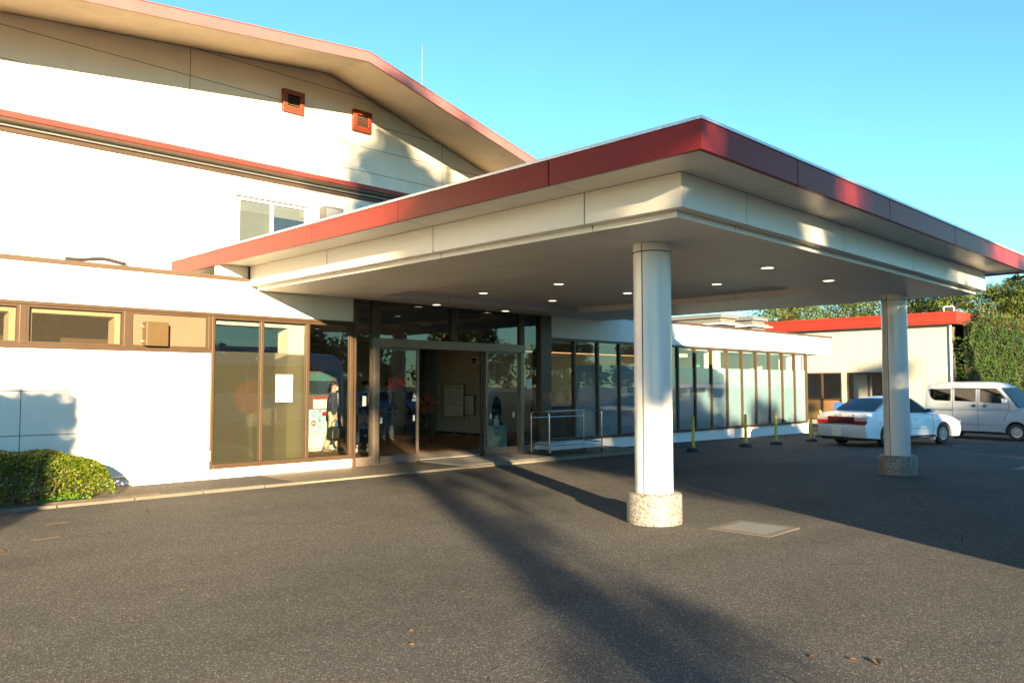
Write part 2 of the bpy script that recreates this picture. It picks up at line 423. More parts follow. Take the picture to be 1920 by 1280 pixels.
M['soil'] = plain('planting_soil', (0.07, 0.055, 0.04), 0.95, 0, 0.3, 8, bump=0.6, bscale=40)
M['shrubleaf'] = leafmat('azalea_leaf', (0.03, 0.06, 0.006), (0.10, 0.145, 0.008), (0.20, 0.22, 0.014), 0.3, 0.4)
M['weed'] = leafmat('weed_leaf', (0.04, 0.13, 0.015), (0.09, 0.24, 0.02), (0.15, 0.32, 0.04), 0.35)
M['ivyleaf'] = leafmat('ivy_leaf', (0.004, 0.012, 0.002), (0.014, 0.036, 0.004), (0.042, 0.074, 0.008), 0.08, 0.6, 0.2)
M['pineleaf'] = leafmat('pine_needles', (0.016, 0.034, 0.005), (0.055, 0.085, 0.010), (0.13, 0.155, 0.018), 0.2, 0.6)
M['cedarleaf'] = leafmat('cedar_needles', (0.012, 0.028, 0.012), (0.032, 0.058, 0.020), (0.065, 0.095, 0.030), 0.2, 0.6)
M['farleaf'] = leafmat('broad_leaf', (0.016, 0.03, 0.006), (0.04, 0.065, 0.012), (0.075, 0.11, 0.02), 0.2, 0.5)
M['mesh_grille'] = M['steel']
M['hose'] = plain('black_corrugated_hose', (0.035, 0.03, 0.035), 0.5)
M['fan_black'] = M['trim_dark']
M['lamp_on'] = emit('downlight_lamp', (1.0, 0.84, 0.48), 1.0)
M['tube_on'] = emit('strip_lamp', (1.0, 0.50, 0.20), 0.28)

def gz(x):
    pts = [(-500, 0.0), (8, 0.0), (16, -0.045), (20, -0.058), (24, -0.09), (29, -0.135), (40, -0.16), (600, -0.16)]
    for (a, za), (b, zb) in zip(pts, pts[1:]):
        if a <= x <= b: return za + (zb - za) * (x - a) / (b - a)
    return 0.0

# ------------------------------------------------------------------ ground
m = MB()
xs = [-400, -60, -10, 8, 16, 20, 24, 29, 40, 80, 400]
ys = [-400, -60, 0, 40, 400]
for i in range(len(xs) - 1):
    for j in range(len(ys) - 1):
        m.face([(xs[i], ys[j], gz(xs[i])), (xs[i + 1], ys[j], gz(xs[i + 1])), (xs[i + 1], ys[j + 1], gz(xs[i + 1])), (xs[i], ys[j + 1], gz(xs[i]))])
bmesh.ops.remove_doubles(m.bm, verts=m.bm.verts[:], dist=0.001)
m.build('asphalt_ground', M['asphalt'], kind='structure')

m = MB(); m.box(-8, 4.72, 12.22, 13.57, -0.1, 0.05); m.build('planting_bed', M['soil'], kind='structure')
m = MB()
xk = -7.7
while xk < 7.0:
    e = min(xk + 0.985, 6.98)
    y0 = 12.0
    m.box(xk, e, y0, y0 + 0.11, -0.1, 0.045 + R.uniform(-0.004, 0.004)); xk += 1.0
m.build('kerb', M['conc'], kind='structure', bevel=0.012)
m = MB(); m.box(4.72, 6.98, 12.115, 13.575, -0.1, 0.022); m.build('side_pavement', M['asphalt'], kind='structure')
m = MB()
m.box(6.99, 16.9, 12.10, 13.57, -0.12, 0.026)
m.build('entrance_pavement', M['tiles'], kind='structure')
m = MB()
m.box(6.99, 16.9, 12.03, 12.095, -0.1, 0.03)
m.build('pavement_edging', plain('pale_edging_stone', (0.19, 0.165, 0.125), 0.8, 0, 0.2, 14, world=True), kind='structure')
o = MB(); o.box(10.62, 13.40, 12.16, 13.50, 0.027, 0.044)
tag(o.build('entrance_mat', M['mat'], bevel=0.004), 'large pale grey door mat in front of the open entrance', 'mat')

# ------------------------------------------------------------------ front wing
W = thing('front_wing', 'long low flat-roofed white front building with bronze framed windows and glass entrance', 'building', (12, 13.58, 0))
F = 13.58
m = MB(); m.box(-8, 6.06, F, F + 0.2, -0.3, 2.245); m.box(6.06, 8.965, F, F + 0.2, -0.3, 0.19)
m.box(-8, 8.965, F, F + 0.2, 2.885, 3.50)
m.build('left_wall', M['wall_left'], W)
m = MB(); m.box(-8, 6.735, F - 0.03, F + 0.26, 3.495, 3.57); m.box(6.735, 17.0, F + 0.02, F + 0.26, 3.50, 3.56); m.build('parapet_cap', M['cap'], W, bevel=0.006)
m = MB(); m.box(17.0, 31.12, F - 0.03, F + 0.26, 3.457, 3.535); m.build('wing_cap', M['dark_frame'], W, bevel=0.006)
m = MB(); m.box(14.75, 28.95, F, F + 0.2, -0.6, 0.232); m.build('plinth', M['wall_right'], W)
m = MB(); m.box(14.76, 31.08, F, F + 0.2, 2.83, 3.455)
m.box(28.95, 31.08, F + 0.2, 19.0, 2.95, 3.455)
m.box(28.97, 30.9, F + 0.05, 18.8, 2.80, 2.95)
m.build('right_wall_band', M['wall_right'], W)
m = MB(); m.box(28.75, 28.95, F + 0.2, 21.9, -0.6, 2.80); m.build('end_wall', M['wall_right'], W)
m = MB(); m.box(9.0, 14.75, F + 0.26, 15.69, 3.395, 3.48); m.box(-8, 9.0, F + 0.2, 15.69, 3.395, 3.46); m.box(14.75, 30.9, F + 0.26, 19.2, 3.395, 3.44); m.box(14.75, 28.9, 19.2, 22, 3.395, 3.44)
m.build('flat_roof', M['roofing'], W)
# --- head trim and sill trims
m = MB()
m.box(-8, 8.965, F - 0.05, F + 0.0, 2.845, 2.90)
m.box(-8, 6.055, F - 0.045, F - 0.001, 2.20, 2.262)
m.build('window_head_trim', M['bronze_light'], W, bevel=0.006)
# --- strip windows (left)
def strip(x0, x1, kind):
    fr = MB()
    z0, z1, t = 2.262, 2.845, 0.035
    fr.box(x0, x1, F - 0.03, F + 0.05, z0, z0 + t); fr.box(x0, x1, F - 0.03, F + 0.05, z1 - t, z1)
    fr.box(x0, x0 + t, F - 0.03, F + 0.05, z0 + t, z1 - t); fr.box(x1 - t, x1, F - 0.03, F + 0.05, z0 + t, z1 - t)
    f = fr.build('window', M['bronze_light'], W)
    g = MB()
    if kind == 'panel':
        g.box(x0 + t, x1 - t, F + 0.005, F + 0.04, z0 + t, z1 - t); g.build('infill_panel', M['beige_panel'], f)
    else:
        g.box(x0 + t, x1 - t, F + 0.015, F + 0.021, z0 + t, z1 - t); g.build('pane', M['pebble'], f)
        g = MB()
        g.box(x0, x1, F + 0.06, F + 0.34, z1 - 0.11, z1); g.box(x1 - 0.12, x1, F + 0.06, F + 0.34, z0, z1 - 0.11); g.box(x0, x0 + 0.09, F + 0.06, F + 0.34, z0, z1 - 0.11)
        g.build('reveal', M['white_inner'], f)
for a, b in ((3.133, 3.225), (4.61, 4.705), (1.56, 1.65), (6.0, 6.055)):
    m = MB(); m.box(a, b, F - 0.035, F + 0.05, 2.262, 2.845); m.build('mullion', M['bronze_light'], W, bevel=0.004)
strip(1.65, 3.133, 'glass'); strip(3.225, 4.61, 'glass'); strip(4.705, 6.0, 'panel')
# --- tall windows left of the entrance
m = MB()
m.box(6.06, 6.115, F - 0.045, F + 0.06, 0.19, 2.845)
for a, b in ((6.975, 7.035), (7.905, 7.975)): m.box(a, b, F - 0.04, F + 0.06, 0.275, 2.80)
m.box(8.875, 8.955, F - 0.04, F + 0.06, 0.275, 2.80)
m.box(6.115, 8.955, F - 0.03, F + 0.06, 2.80, 2.845)
m.box(6.115, 8.955, F - 0.05, F + 0.07, 0.195, 0.275)
m.build('tall_window_frame', M['bronze_light'], W, bevel=0.006)
for a, b in ((6.115, 6.975), (7.035, 7.905), (7.975, 8.875)):
    g = MB(); g.box(a, b, F + 0.0, F + 0.006, 0.275, 2.80); p = g.build('pane', M['glass'], W)
    if a < 7.5:
        g = MB(); g.face([(a, F + 0.014, 0.275), (b, F + 0.014, 0.275), (b, F + 0.014, 2.235), (a, F + 0.014, 2.235)]); g.build('frosted_film', M['film_warm'], p)
m = MB(); m.box(6.09, 8.05, F + 0.11, F + 0.5, 2.715, 2.88); m.box(7.60, 8.05, F + 0.11, F + 0.5, 0.05, 2.715)
m.build('inner_reveal', M['white_inner'], W)
# --- entrance glazing
m = MB()
m.box(8.965, 9.01, F - 0.06, F + 0.14, -0.05, 3.365)
m.box(14.37, 14.75, F - 0.06, F + 0.24, -0.05, 3.365)
m.box(9.445, 9.575, F - 0.05, F + 0.14, 2.60, 3.34)
m.box(11.54, 11.68, F - 0.03, F + 0.12, 2.60, 3.34); m.box(13.68, 13.82, F - 0.03, F + 0.12, 2.60, 3.34)
m.box(9.01, 14.37, F - 0.02, F + 0.12, 3.34, 3.366)
m.build('entrance_frame', M['dark_frame'], W, bevel=0.004)
m = MB()
m.box(9.445, 9.575, F - 0.05, F + 0.14, 0.026, 2.60); m.box(13.70, 13.80, F - 0.03, F + 0.12, 0.026, 2.415)
m.box(9.575, 13.82, F - 0.06, F + 0.14, 2.415, 2.60)
m.box(9.01, 9.445, F - 0.02, F + 0.08, 0.026, 0.20); m.box(13.80, 14.37, F - 0.01, F + 0.08, 0.026, 0.20)
m.build('door_header', M['steel_frame'], W, bevel=0.005)
m = MB(); m.box(10.66, 12.58, F + 0.03, F + 0.10, 0.026, 0.036); m.build('threshold_track', M['joint'], W)
for a, b, z0, z1 in ((9.01, 9.445, 0.20, 3.34), (13.82, 14.37, 0.20, 3.34)):
    g = MB(); g.box(a, b, F + 0.03, F + 0.036, z0, z1); g.build('side_light', M['door_glass'], W)
for a, b in ((9.575, 11.54), (11.68, 13.68)):
    g = MB(); g.box(a, b, F + 0.03, F + 0.036, 2.60, 3.34); g.build('transom_pane', M['clear'], W)
def door(x0, x1, y, hside):
    st = MB()
    st.box(x0, x0 + (0.03 if hside > 0 else 0.06), y, y + 0.045, 0.04, 2.41); st.box(x1 - (0.06 if hside > 0 else 0.03), x1, y, y + 0.045, 0.04, 2.41)
    st.box(x0 + 0.06, x1 - 0.06, y, y + 0.045, 0.04, 0.19); st.box(x0 + 0.06, x1 - 0.06, y, y + 0.045, 2.37, 2.41)
    d = st.build('sliding_door', M['steel_frame'], W, bevel=0.004)
    g = MB(); g.box(x0 + 0.03, x1 - 0.03, y + 0.018, y + 0.026, 0.19, 2.37); g.build('pane', M['door_glass'], d)
    return d
dl = door(9.60, 10.65, F + 0.02, 1)
dr = door(12.60, 13.70, F + 0.02, -1)
m = MB(); m.box(12.50, 12.575, F + 0.085, F + 0.13, 0.04, 2.41); m.build('inner_door_stile', M['dark_frame'], W)
m = MB(); m.tube([(12.56, F - 0.015, 0.25), (12.56, F - 0.015, 1.15)], 0.014, 8); m.build('handle', M['bronze_light'], dr)
# monogram in blackletter on each door leaf (flat vinyl)
def stroke(mb, pts, ws, y):
    n = len(pts)
    L = []; Rr = []
    for i in range(n):
        a = Vector(pts[max(0, i - 1)]); b = Vector(pts[min(n - 1, i + 1)])
        d = (b - a).normalized(); nn = Vector((-d.y, d.x)) * ws[i] * 0.5
        p = Vector(pts[i]); L.append(p + nn); Rr.append(p - nn)
    for i in range(n - 1):
        mb.face([(L[i].x, y, L[i].y), (L[i + 1].x, y, L[i + 1].y), (Rr[i + 1].x, y, Rr[i + 1].y), (Rr[i].x, y, Rr[i].y)])
def monogram(cx, cz, s, y, mat, parent):
    mb = MB()
    def S(pts, ws, dx=0.0, dz=0.0, dy=0.0):
        stroke(mb, [(cx + (p[0] + dx) * s, cz + (p[1] + dz) * s) for p in pts], [w * s for w in ws], y + dy)
    def Cc(dx):
        S([(0.34, 0.30), (0.22, 0.40), (0.02, 0.42), (-0.18, 0.34), (-0.30, 0.12), (-0.30, -0.12), (-0.18, -0.33), (0.05, -0.40), (0.24, -0.34), (0.34, -0.2)], [0.03, 0.10, 0.12, 0.16, 0.20, 0.20, 0.16, 0.12, 0.08, 0.02], dx)
        S([(0.02, 0.42), (-0.04, 0.2), (-0.02, -0.1), (0.04, -0.38)], [0.03, 0.05, 0.05, 0.03], dx, 0, -0.0006)
        S([(-0.02, 0.40), (0.16, 0.52), (0.34, 0.46), (0.42, 0.34)], [0.04, 0.10, 0.10, 0.03], dx, 0, -0.0012)
        S([(0.14, 0.34), (0.18, 0.0), (0.14, -0.3)], [0.03, 0.05, 0.03], dx, 0, -0.0018)
    Cc(-0.86); Cc(0.90)
    S([(-0.10, 0.62), (0.06, 0.40), (0.20, 0.05), (0.34, -0.30), (0.52, -0.46)], [0.05, 0.20, 0.22, 0.20, 0.05], 0, 0, -0.0024)
    S([(-0.40, 0.50), (-0.24, 0.66), (-0.04, 0.62), (0.10, 0.50), (0.26, 0.62)], [0.04, 0.10, 0.12, 0.10, 0.03], 0, 0, -0.003)
    S([(0.06, 0.44), (-0.10, 0.10), (-0.26, -0.28), (-0.42, -0.50)], [0.04, 0.09, 0.10, 0.12], 0, 0, -0.0036)
    S([(-0.24, -0.06), (0.02, -0.02), (0.26, -0.06)], [0.05, 0.07, 0.05], 0, 0, -0.0042)
    S([(-0.42, -0.48), (-0.46, -0.66), (-0.30, -0.82), (-0.04, -0.84), (0.16, -0.70), (0.12, -0.58)], [0.08, 0.12, 0.10, 0.10, 0.10, 0.04], 0, 0, -0.0048)
    return mb.build('monogram', mat, parent)
monogram(10.07, 1.70, 0.170, F + 0.0365, M['redink'], dl)
monogram(13.20, 1.70, 0.155, F + 0.0365, plain('deep_red_vinyl', (0.34, 0.008, 0.02), 0.45), dr)
def sticker(x0, x1, z0, z1, mat, par, y=F + 0.034, nm='sticker'):
    g = MB(); g.box(x0, x1, y, y + 0.002, z0, z1); return g.build(nm, mat, par)
sticker(9.66, 9.715, 0.86, 0.98, M['paper'], dl); sticker(10.50, 10.555, 0.885, 1.005, M['paper'], dl)
sticker(12.73, 12.785, 0.86, 0.98, M['paper'], dr); sticker(13.48, 13.535, 0.885, 1.005, M['paper'], dr)
g = MB(); g.prism([(10.485, 1.375), (10.585, 1.375), (10.545, 1.475), (10.525, 1.475)], F + 0.034, F + 0.036); g.build('sticker', M['paper'], dl)
sticker(10.47, 10.585, 1.30, 1.35, M['cyanpaper'], dl)
sticker(9.22, 9.31, 1.22, 1.42, M['paper'], W, F + 0.026)
sticker(13.95, 14.13, 1.55, 1.78, M['paper'], W, F + 0.026)
# --- right wing window band
mx = [14.72 + 0.94 * i for i in range(16)]
m = MB()
m.box(14.75, 28.80, F - 0.045, F + 0.07, 2.765, 2.828); m.box(14.75, 28.80, F - 0.06, F + 0.07, 0.235, 0.315)
m.build('wing_window_frame', M['bronze'], W, bevel=0.006)
for i, x in enumerate(mx):
    if i == 0: continue
    m = MB(); w = 0.035 if i < 15 else 0.05
    m.box(x - w, x + w, F - 0.05, F + 0.06, 0.315, 2.765); m.build('mullion', M['bronze'], W, bevel=0.004)
for i in range(15):
    a, b = mx[i] + 0.035, mx[i + 1] - 0.035
    if i == 0: a = 14.75
    g = MB(); g.box(a, b, F + 0.0, F + 0.006, 0.315, 2.765); p = g.build('pane', M['wingglass'], W)
    if i == 0: continue
    zt = 2.17
    g = MB(); g.face([(a, F + 0.014, 0.315), (b, F + 0.014, 0.315), (b, F + 0.014, zt), (a, F + 0.014, zt)]); g.build('frosted_film', M['film_cool'], p)
# --- interior
I = thing('lobby_interior', 'dim lobby room with orange brown carpet and beige walls seen through the entrance', 'room', (12, 16, 0.05))
tag(I, kind='structure')
m = MB(); m.box(5.9, 28.75, F + 0.21, 22.0, -0.1, 0.05); m.build('carpet_floor', M['carpet'], I)
m = MB(); m.box(8.97, 14.5, F + 0.10, 14.9, 0.0, 0.056); m.build('inner_mat', M['mat'], I)
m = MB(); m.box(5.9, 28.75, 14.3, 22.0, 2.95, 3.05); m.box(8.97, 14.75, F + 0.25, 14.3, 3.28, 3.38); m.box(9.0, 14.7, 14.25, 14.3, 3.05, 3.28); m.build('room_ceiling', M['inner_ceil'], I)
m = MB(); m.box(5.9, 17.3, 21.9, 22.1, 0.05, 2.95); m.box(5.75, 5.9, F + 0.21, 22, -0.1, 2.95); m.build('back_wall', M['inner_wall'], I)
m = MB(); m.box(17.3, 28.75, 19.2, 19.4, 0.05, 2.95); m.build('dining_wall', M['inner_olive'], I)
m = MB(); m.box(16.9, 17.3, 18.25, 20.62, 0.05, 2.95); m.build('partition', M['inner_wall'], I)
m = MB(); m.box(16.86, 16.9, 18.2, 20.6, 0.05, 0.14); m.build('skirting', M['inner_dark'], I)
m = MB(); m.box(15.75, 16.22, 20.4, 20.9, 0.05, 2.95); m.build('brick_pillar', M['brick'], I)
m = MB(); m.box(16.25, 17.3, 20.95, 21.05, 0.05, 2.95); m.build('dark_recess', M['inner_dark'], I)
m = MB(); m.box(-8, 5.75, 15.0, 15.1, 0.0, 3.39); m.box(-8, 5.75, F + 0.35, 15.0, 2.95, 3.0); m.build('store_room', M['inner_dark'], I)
m = MB(); m.box(14.79, 28.75, F + 0.12, F + 0.5, 2.72, 2.83); m.build('bulkhead', M['white_inner'], I)
m = MB(); m.box(22.55, 23.05, F + 0.15, F + 0.6, 0.05, 2.72); m.build('inner_column', M['white_inner'], I)
m = MB(); m.box(28.2, 28.74, F + 0.22, F + 0.75, 0.05, 2.72); m.build('inner_column', M['white_inner'], I)
# counter
t = thing('reception_counter', 'dark reception counter with pale top behind the entrance partition', 'counter', (18.5, 16.6, 0.05))
m = MB(); m.box(17.6, 22.6, 16.4, 17.0, 0.05, 1.0); m.build('body', M['inner_dark'], t)
m = MB(); m.box(17.5, 22.7, 16.3, 17.1, 1.0, 1.05); m.build('counter_top', M['board'], t)
# ceiling strip light inside
t = thing('strip_light', 'thin orange glowing strip light along the lobby ceiling', 'ceiling light', (16.2, 16.6, 2.9))
m = MB(); m.box(15.2, 24.0, 16.72, 16.80, 2.63, 2.655); m.build('lamp', M['tube_on'], t)
m = MB(); m.box(15.2, 24.0, 16.70, 16.82, 2.657, 2.949); m.build('housing', M['inner_ceil'], t)
t = thing('exit_sign', 'small green exit sign hanging inside the right window row', 'sign', (24.6, 15.5, 2.5))
m = MB(); m.box(24.42, 24.78, 15.5, 15.56, 2.28, 2.56); m.build('panel', M['green_sign'], t)
m = MB(); m.box(24.58, 24.62, 15.51, 15.55, 2.56, 2.95); m.build('hanger', M['steel'], t)
m = MB(); m.lathe([(0.0, 0), (0.03, 0), (0.03, 0.003), (0, 0.003)], (24.62, 15.494, 2.50), 10, 'Y'); m.tube([(24.6, 15.495, 2.47), (24.62, 15.495, 2.40), (24.56, 15.495, 2.32)], 0.016, 5); m.tube([(24.61, 15.495, 2.41), (24.67, 15.495, 2.33)], 0.016, 5); m.tube([(24.54, 15.495, 2.43), (24.62, 15.495, 2.45), (24.68, 15.495, 2.42)], 0.012, 5)
m.build('running_figure', M['paper'], t)

# ------------------------------------------------------------------ canopy
C = thing('entrance_canopy', 'wide flat entrance canopy with dark red fascia on two round white columns', 'canopy', (11.87, 8.5, 0))
X0, X1, Y0c, Y1c = 6.166, 17.53, 3.832, 15.66
bx0, bx1, by0, by1 = 6.75, 16.97, 4.43, 13.56
zs0, zs1 = 3.776, 4.022
jy = [5.69, 8.34, 10.99, 13.64]; jx = [8.04, 10.6, 13.185, 15.77]
G_ = 0.008
def segs(a, b, js):
    e = [a] + [j for j in sorted(js) if a + 0.05 < j < b - 0.05] + [b]
    return [(e[i] + (G_ if i else 0), e[i + 1] - (G_ if i < len(e) - 2 else 0)) for i in range(len(e) - 1)]
m = MB()
T = 0.05
for a, b in segs(Y0c, Y1c, jy + [10.47]):
    m.box(X0, X0 + T, a, b, 3.755, zs1)
for a, b in segs(X0 + T, X1 - T, jx): m.box(a, b, Y0c, Y0c + T, 3.755, zs1)
for a, b in segs(Y0c, Y1c, jy): m.box(X1 - T, X1, a, b, 3.755, zs1)
m.build('fascia', M['red_panel'], C, bevel=0.003)
m = MB()
m.box(X0 - 0.012, X0 + 0.12, Y0c - 0.012, Y1c, zs1 + 0.004, 4.058); m.box(X0 + 0.12, X1 - 0.12, Y0c - 0.012, Y0c + 0.12, zs1 + 0.004, 4.058); m.box(X1 - 0.12, X1 + 0.012, Y0c - 0.012, Y1c, zs1 + 0.004, 4.058)
m.build('edge_trim', M['silver'], C, bevel=0.004)
m = MB(); m.box(X0 + 0.055, X1 - 0.055, Y0c + 0.055, Y1c - 0.01, 3.80, 4.02); m.build('roof_slab', M['joint'], C)
m = MB()
e = 0.052
for a, b in segs(Y0c + e, Y1c - 0.02, jy): m.box(X0 + e, bx0 - 0.002, a, b, zs0, zs0 + 0.02)
for a, b in segs(bx0 + 0.004, bx1 - 0.004, jx): m.box(a, b, Y0c + e, by0 - 0.002, zs0, zs0 + 0.02)
for a, b in segs(Y0c + e, Y1c - 0.02, jy): m.box(bx1 + 0.002, X1 - e, a, b, zs0, zs0 + 0.02)
m.build('soffit', M['cream_panel'], C)
m = MB()
zb = 3.42
for a, b in segs(by0, by1, jy): m.box(bx0, bx0 + 0.03, a, b, zb, zs0 - 0.002)
for a, b in segs(bx0 + 0.03, bx1 - 0.03, jx): m.box(a, b, by0, by0 + 0.03, zb, zs0 - 0.002)
for a, b in segs(by0, by1, jy): m.box(bx1 - 0.03, bx1, a, b, zb, zs0 - 0.002)
m.build('beam_face', M['cream_panel'], C, bevel=0.003)
m = MB(); m.box(bx0 + 0.034, bx1 - 0.034, by0 + 0.034, by1, 3.50, 3.775); m.build('beam_core', M['joint'], C)
cx0, cx1, cy0 = 6.89, 16.85, 4.575
m = MB()
for a, b in segs(by0 + 0.03, by1, jy): m.box(bx0 + 0.03, cx0 - 0.001, a, b, zb + 0.003, zb + 0.02)
for a, b in segs(cx0, cx1, jx): m.box(a, b, by0 + 0.03, cy0 - 0.001, zb + 0.003, zb + 0.02)
for a, b in segs(by0 + 0.03, by1, jy): m.box(cx1 + 0.001, bx1 - 0.03, a, b, zb + 0.003, zb + 0.02)
for a, b in segs(cy0, by1, jy): m.box(cx0, cx0 + 0.003, a, b, 3.357, zb + 0.003)
for a, b in segs(cx0 + 0.003, cx1 - 0.003, jx): m.box(a, b, cy0, cy0 + 0.003, 3.357, zb + 0.003)
for a, b in segs(cy0, by1, jy): m.box(cx1 - 0.003, cx1, a, b, 3.357, zb + 0.003)
m.build('drip_moulding', M['cream_panel'], C)
# ceiling with a raised coffer
k = NT('canopy_ceiling_panel'); v = k.pos(); s = k.xyz(v)
jm = None
for a in jx: jm = k.one(s[0], a, 0.004) if jm is None else k.math('MAXIMUM', jm, k.one(s[0], a, 0.004))
for a in jy: jm = k.math('MAXIMUM', jm, k.one(s[1], a, 0.004))
cc = k.ramp(k.noise(v, 0.9, 3), [(0.3, (0.60, 0.575, 0.54)), (0.7, (0.66, 0.635, 0.60))])
M['ceiling'] = k.done(k.princ(k.mix(jm, cc, (0.12, 0.10, 0.09)), 0.45, 0, None, 0.4))
q0, q1, r0, r1 = 8.97, 14.615, 6.635, 12.565
m = MB()
zc = 3.36
ci = 0.004
m.box(cx0 + ci, q0, cy0 + ci, by1, zc, zc + 0.04); m.box(q1, cx1 - ci, cy0 + ci, by1, zc, zc + 0.04)
m.box(q0, q1, cy0 + ci, r0, zc, zc + 0.04); m.box(q0, q1, r1, by1, zc, zc + 0.04)
m.box(q0 - 0.02, q1 + 0.02, r0 - 0.02, r1 + 0.02, 3.488, 3.498)
for a in ((q0 - 0.02, q0, r0, r1), (q1, q1 + 0.02, r0, r1), (q0 - 0.02, q1 + 0.02, r0 - 0.02, r0), (q0 - 0.02, q1 + 0.02, r1, r1 + 0.02)):
    m.box(*a, zc + 0.04, 3.488)
m.build('ceiling', M['ceiling'], C)
m = MB(); m.box(6.19, 6.74, F + 0.03, F + 0.2, 3.571, 3.77); m.build('end_return', M['wall_left'], C)
# downlights
for X in (10.87, 12.93):
    for Y, z in ((5.67, 3.36), (7.75, 3.488), (9.78, 3.488), (11.82, 3.488), (13.30, 3.36)):
        m = MB(); m.lathe([(0.09, 0), (0.098, -0.008), (0.115, -0.006), (0.115, 0.0)], (X, Y, z - 0.002), 24, cap=False)
        d = m.build('downlight', M['white'], C, smooth=True)
        m = MB(); m.lathe([(0.0, -0.004), (0.086, -0.004), (0.086, -0.001), (0, -0.001)], (X, Y, z - 0.001), 20)
        m.build('lamp', M['lamp_on'], d)
# columns
def column(cx, cy):
    r = 0.228; zg = gz(cx)
    m = MB()
    gap = 0.03
    ca = math.atan2(-cy, -cx) - math.radians(32)
    for a0, a1 in ((ca + gap, ca + PI - gap), (ca + PI + gap, ca + 2 * PI - gap)):
        prof = [(r, zg + 0.36), (r, 3.25)]
        m.lathe(prof, (cx, cy, 0), 40, a0=a0, a1=a1)
        m.lathe([(r + 0.004, 3.262), (r + 0.004, 3.357)], (cx, cy, 0), 40, a0=a0, a1=a1)
    c = m.build('column', M['colpaint'], C, smooth=True)
    m = MB(); m.lathe([(r - 0.012, zg + 0.34), (r - 0.012, 3.355)], (cx, cy, 0), 40); m.build('seam', M['joint'], c, smooth=True)
    m = MB(); m.lathe([(0.330, zg - 0.1), (0.330, zg + 0.325), (0.318, zg + 0.352), (0.295, zg + 0.362), (0.0, zg + 0.362)], (cx, cy, 0), 56)
    sharp(m.build('column_base', M['granite'], c), 50)
M['colpaint'] = plain('column_paint', (0.66, 0.635, 0.61), 0.26, 0, 0.03, 1.0, spec=0.5, world=True, rv=0.02)
column(8.08, 5.735); column(15.98, 5.75)

# ------------------------------------------------------------------ gabled hall behind
H = thing('gabled_hall', 'tall white hall with a low gable roof, faded red fascia and red band', 'building', (9.6, 15.7, 3.5))
U = 15.7
def zw(x): return 8.738 - (0.110 * (9.645 - x) if x < 9.645 else 0.283 * (x - 9.645))
def zf(x): return 8.372 - (0.1055 * (9.40 - x) if x < 9.40 else 0.2555 * (x - 9.40))
Yf = 13.75
XL, XR = -14.0, 21.0
m = MB(); m.prism([(XL + 1, 3.47), (XR - 1, 3.47), (XR - 1, zw(XR - 1) - 0.01), (9.645, zw(9.645) - 0.01), (XL + 1, zw(XL + 1) - 0.01)], U, U + 0.25, 'Y'); m.build('front_wall', M['wall_hall'], H)
for xx in (XL + 1, XR - 1.2):
    m = MB(); m.box(xx, xx + 0.2, U + 0.25, 40, 3.47, zw(xx + 0.1) - 0.1); m.build('side_wall', M['wall_hall'], H)
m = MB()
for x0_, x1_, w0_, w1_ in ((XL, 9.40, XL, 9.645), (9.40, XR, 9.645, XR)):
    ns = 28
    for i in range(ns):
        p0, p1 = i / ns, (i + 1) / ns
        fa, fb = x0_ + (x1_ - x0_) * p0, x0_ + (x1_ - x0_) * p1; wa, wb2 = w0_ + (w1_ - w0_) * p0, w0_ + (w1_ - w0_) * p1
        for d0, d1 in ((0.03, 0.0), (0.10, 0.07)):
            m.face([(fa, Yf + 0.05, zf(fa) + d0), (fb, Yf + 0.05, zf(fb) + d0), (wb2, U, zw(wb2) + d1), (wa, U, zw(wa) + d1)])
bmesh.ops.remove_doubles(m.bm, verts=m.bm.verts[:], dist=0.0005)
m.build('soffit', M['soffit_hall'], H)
m = MB()
def fasc(x0, x1, y0, y1, d0, d1, xr):
    pts = [(x0, zf(x0)), (xr, zf(9.40)), (x1, zf(x1))]
    poly = [(p[0], p[1] + d0) for p in pts] + [(p[0], p[1] + d1) for p in pts[::-1]]
    m.prism(poly, y0, y1, 'Y')
fasc(XL, XR, Yf, Yf + 0.05, 0.0, 0.205, 9.40)
m.build('roof_fascia', M['pink_fascia'], H)
m = MB(); fasc(XL, XR, Yf - 0.012, Yf + 0.10, 0.21, 0.225, 9.40); m.build('fascia_trim', M['pink_fascia'], H)
m = MB()
for s in (0, 1):
    a, b = ((XL, 9.40) if s == 0 else (9.40, XR))
    xa, xb = ((XL, 9.645) if s == 0 else (9.645, XR))
    for d in (0.24, 0.17):
        m.face([(a, Yf + 0.06, zf(a) + d - 0.03), (b, Yf + 0.06, zf(b) + d - 0.03), (xb, U, zw(xb) + d), (xa, U, zw(xa) + d)])
        m.face([(xa, U, zw(xa) + d), (xb, U, zw(xb) + d), (xb, 42, zw(xb) + d), (xa, 42, zw(xa) + d)])
bmesh.ops.subdivide_edges(m.bm, edges=m.bm.edges[:], cuts=6, use_grid_fill=True)
m.build('roof', M['roofing'], H)
m = MB(); m.box(XL + 1, XR - 1, U - 0.17, U - 0.001, 6.185, 6.30); m.build('red_band', M['red_band'], H, bevel=0.01)
m = MB(); m.box(XL + 1, XR - 1, U - 0.15, U - 0.001, 6.125, 6.184); m.box(XL + 1, XR - 1, U - 0.06, U - 0.001, 5.97, 6.035)
m.build('gutter_moulding', M['bronze_light'], H, bevel=0.008)
m = MB(); m.box(XL + 1, XR - 1, U - 0.11, U - 0.001, 6.045, 6.07); m.build('sunlit_gutter_edge', M['housing'], H)  # ledge coloured paler than the moulding to look sunlit
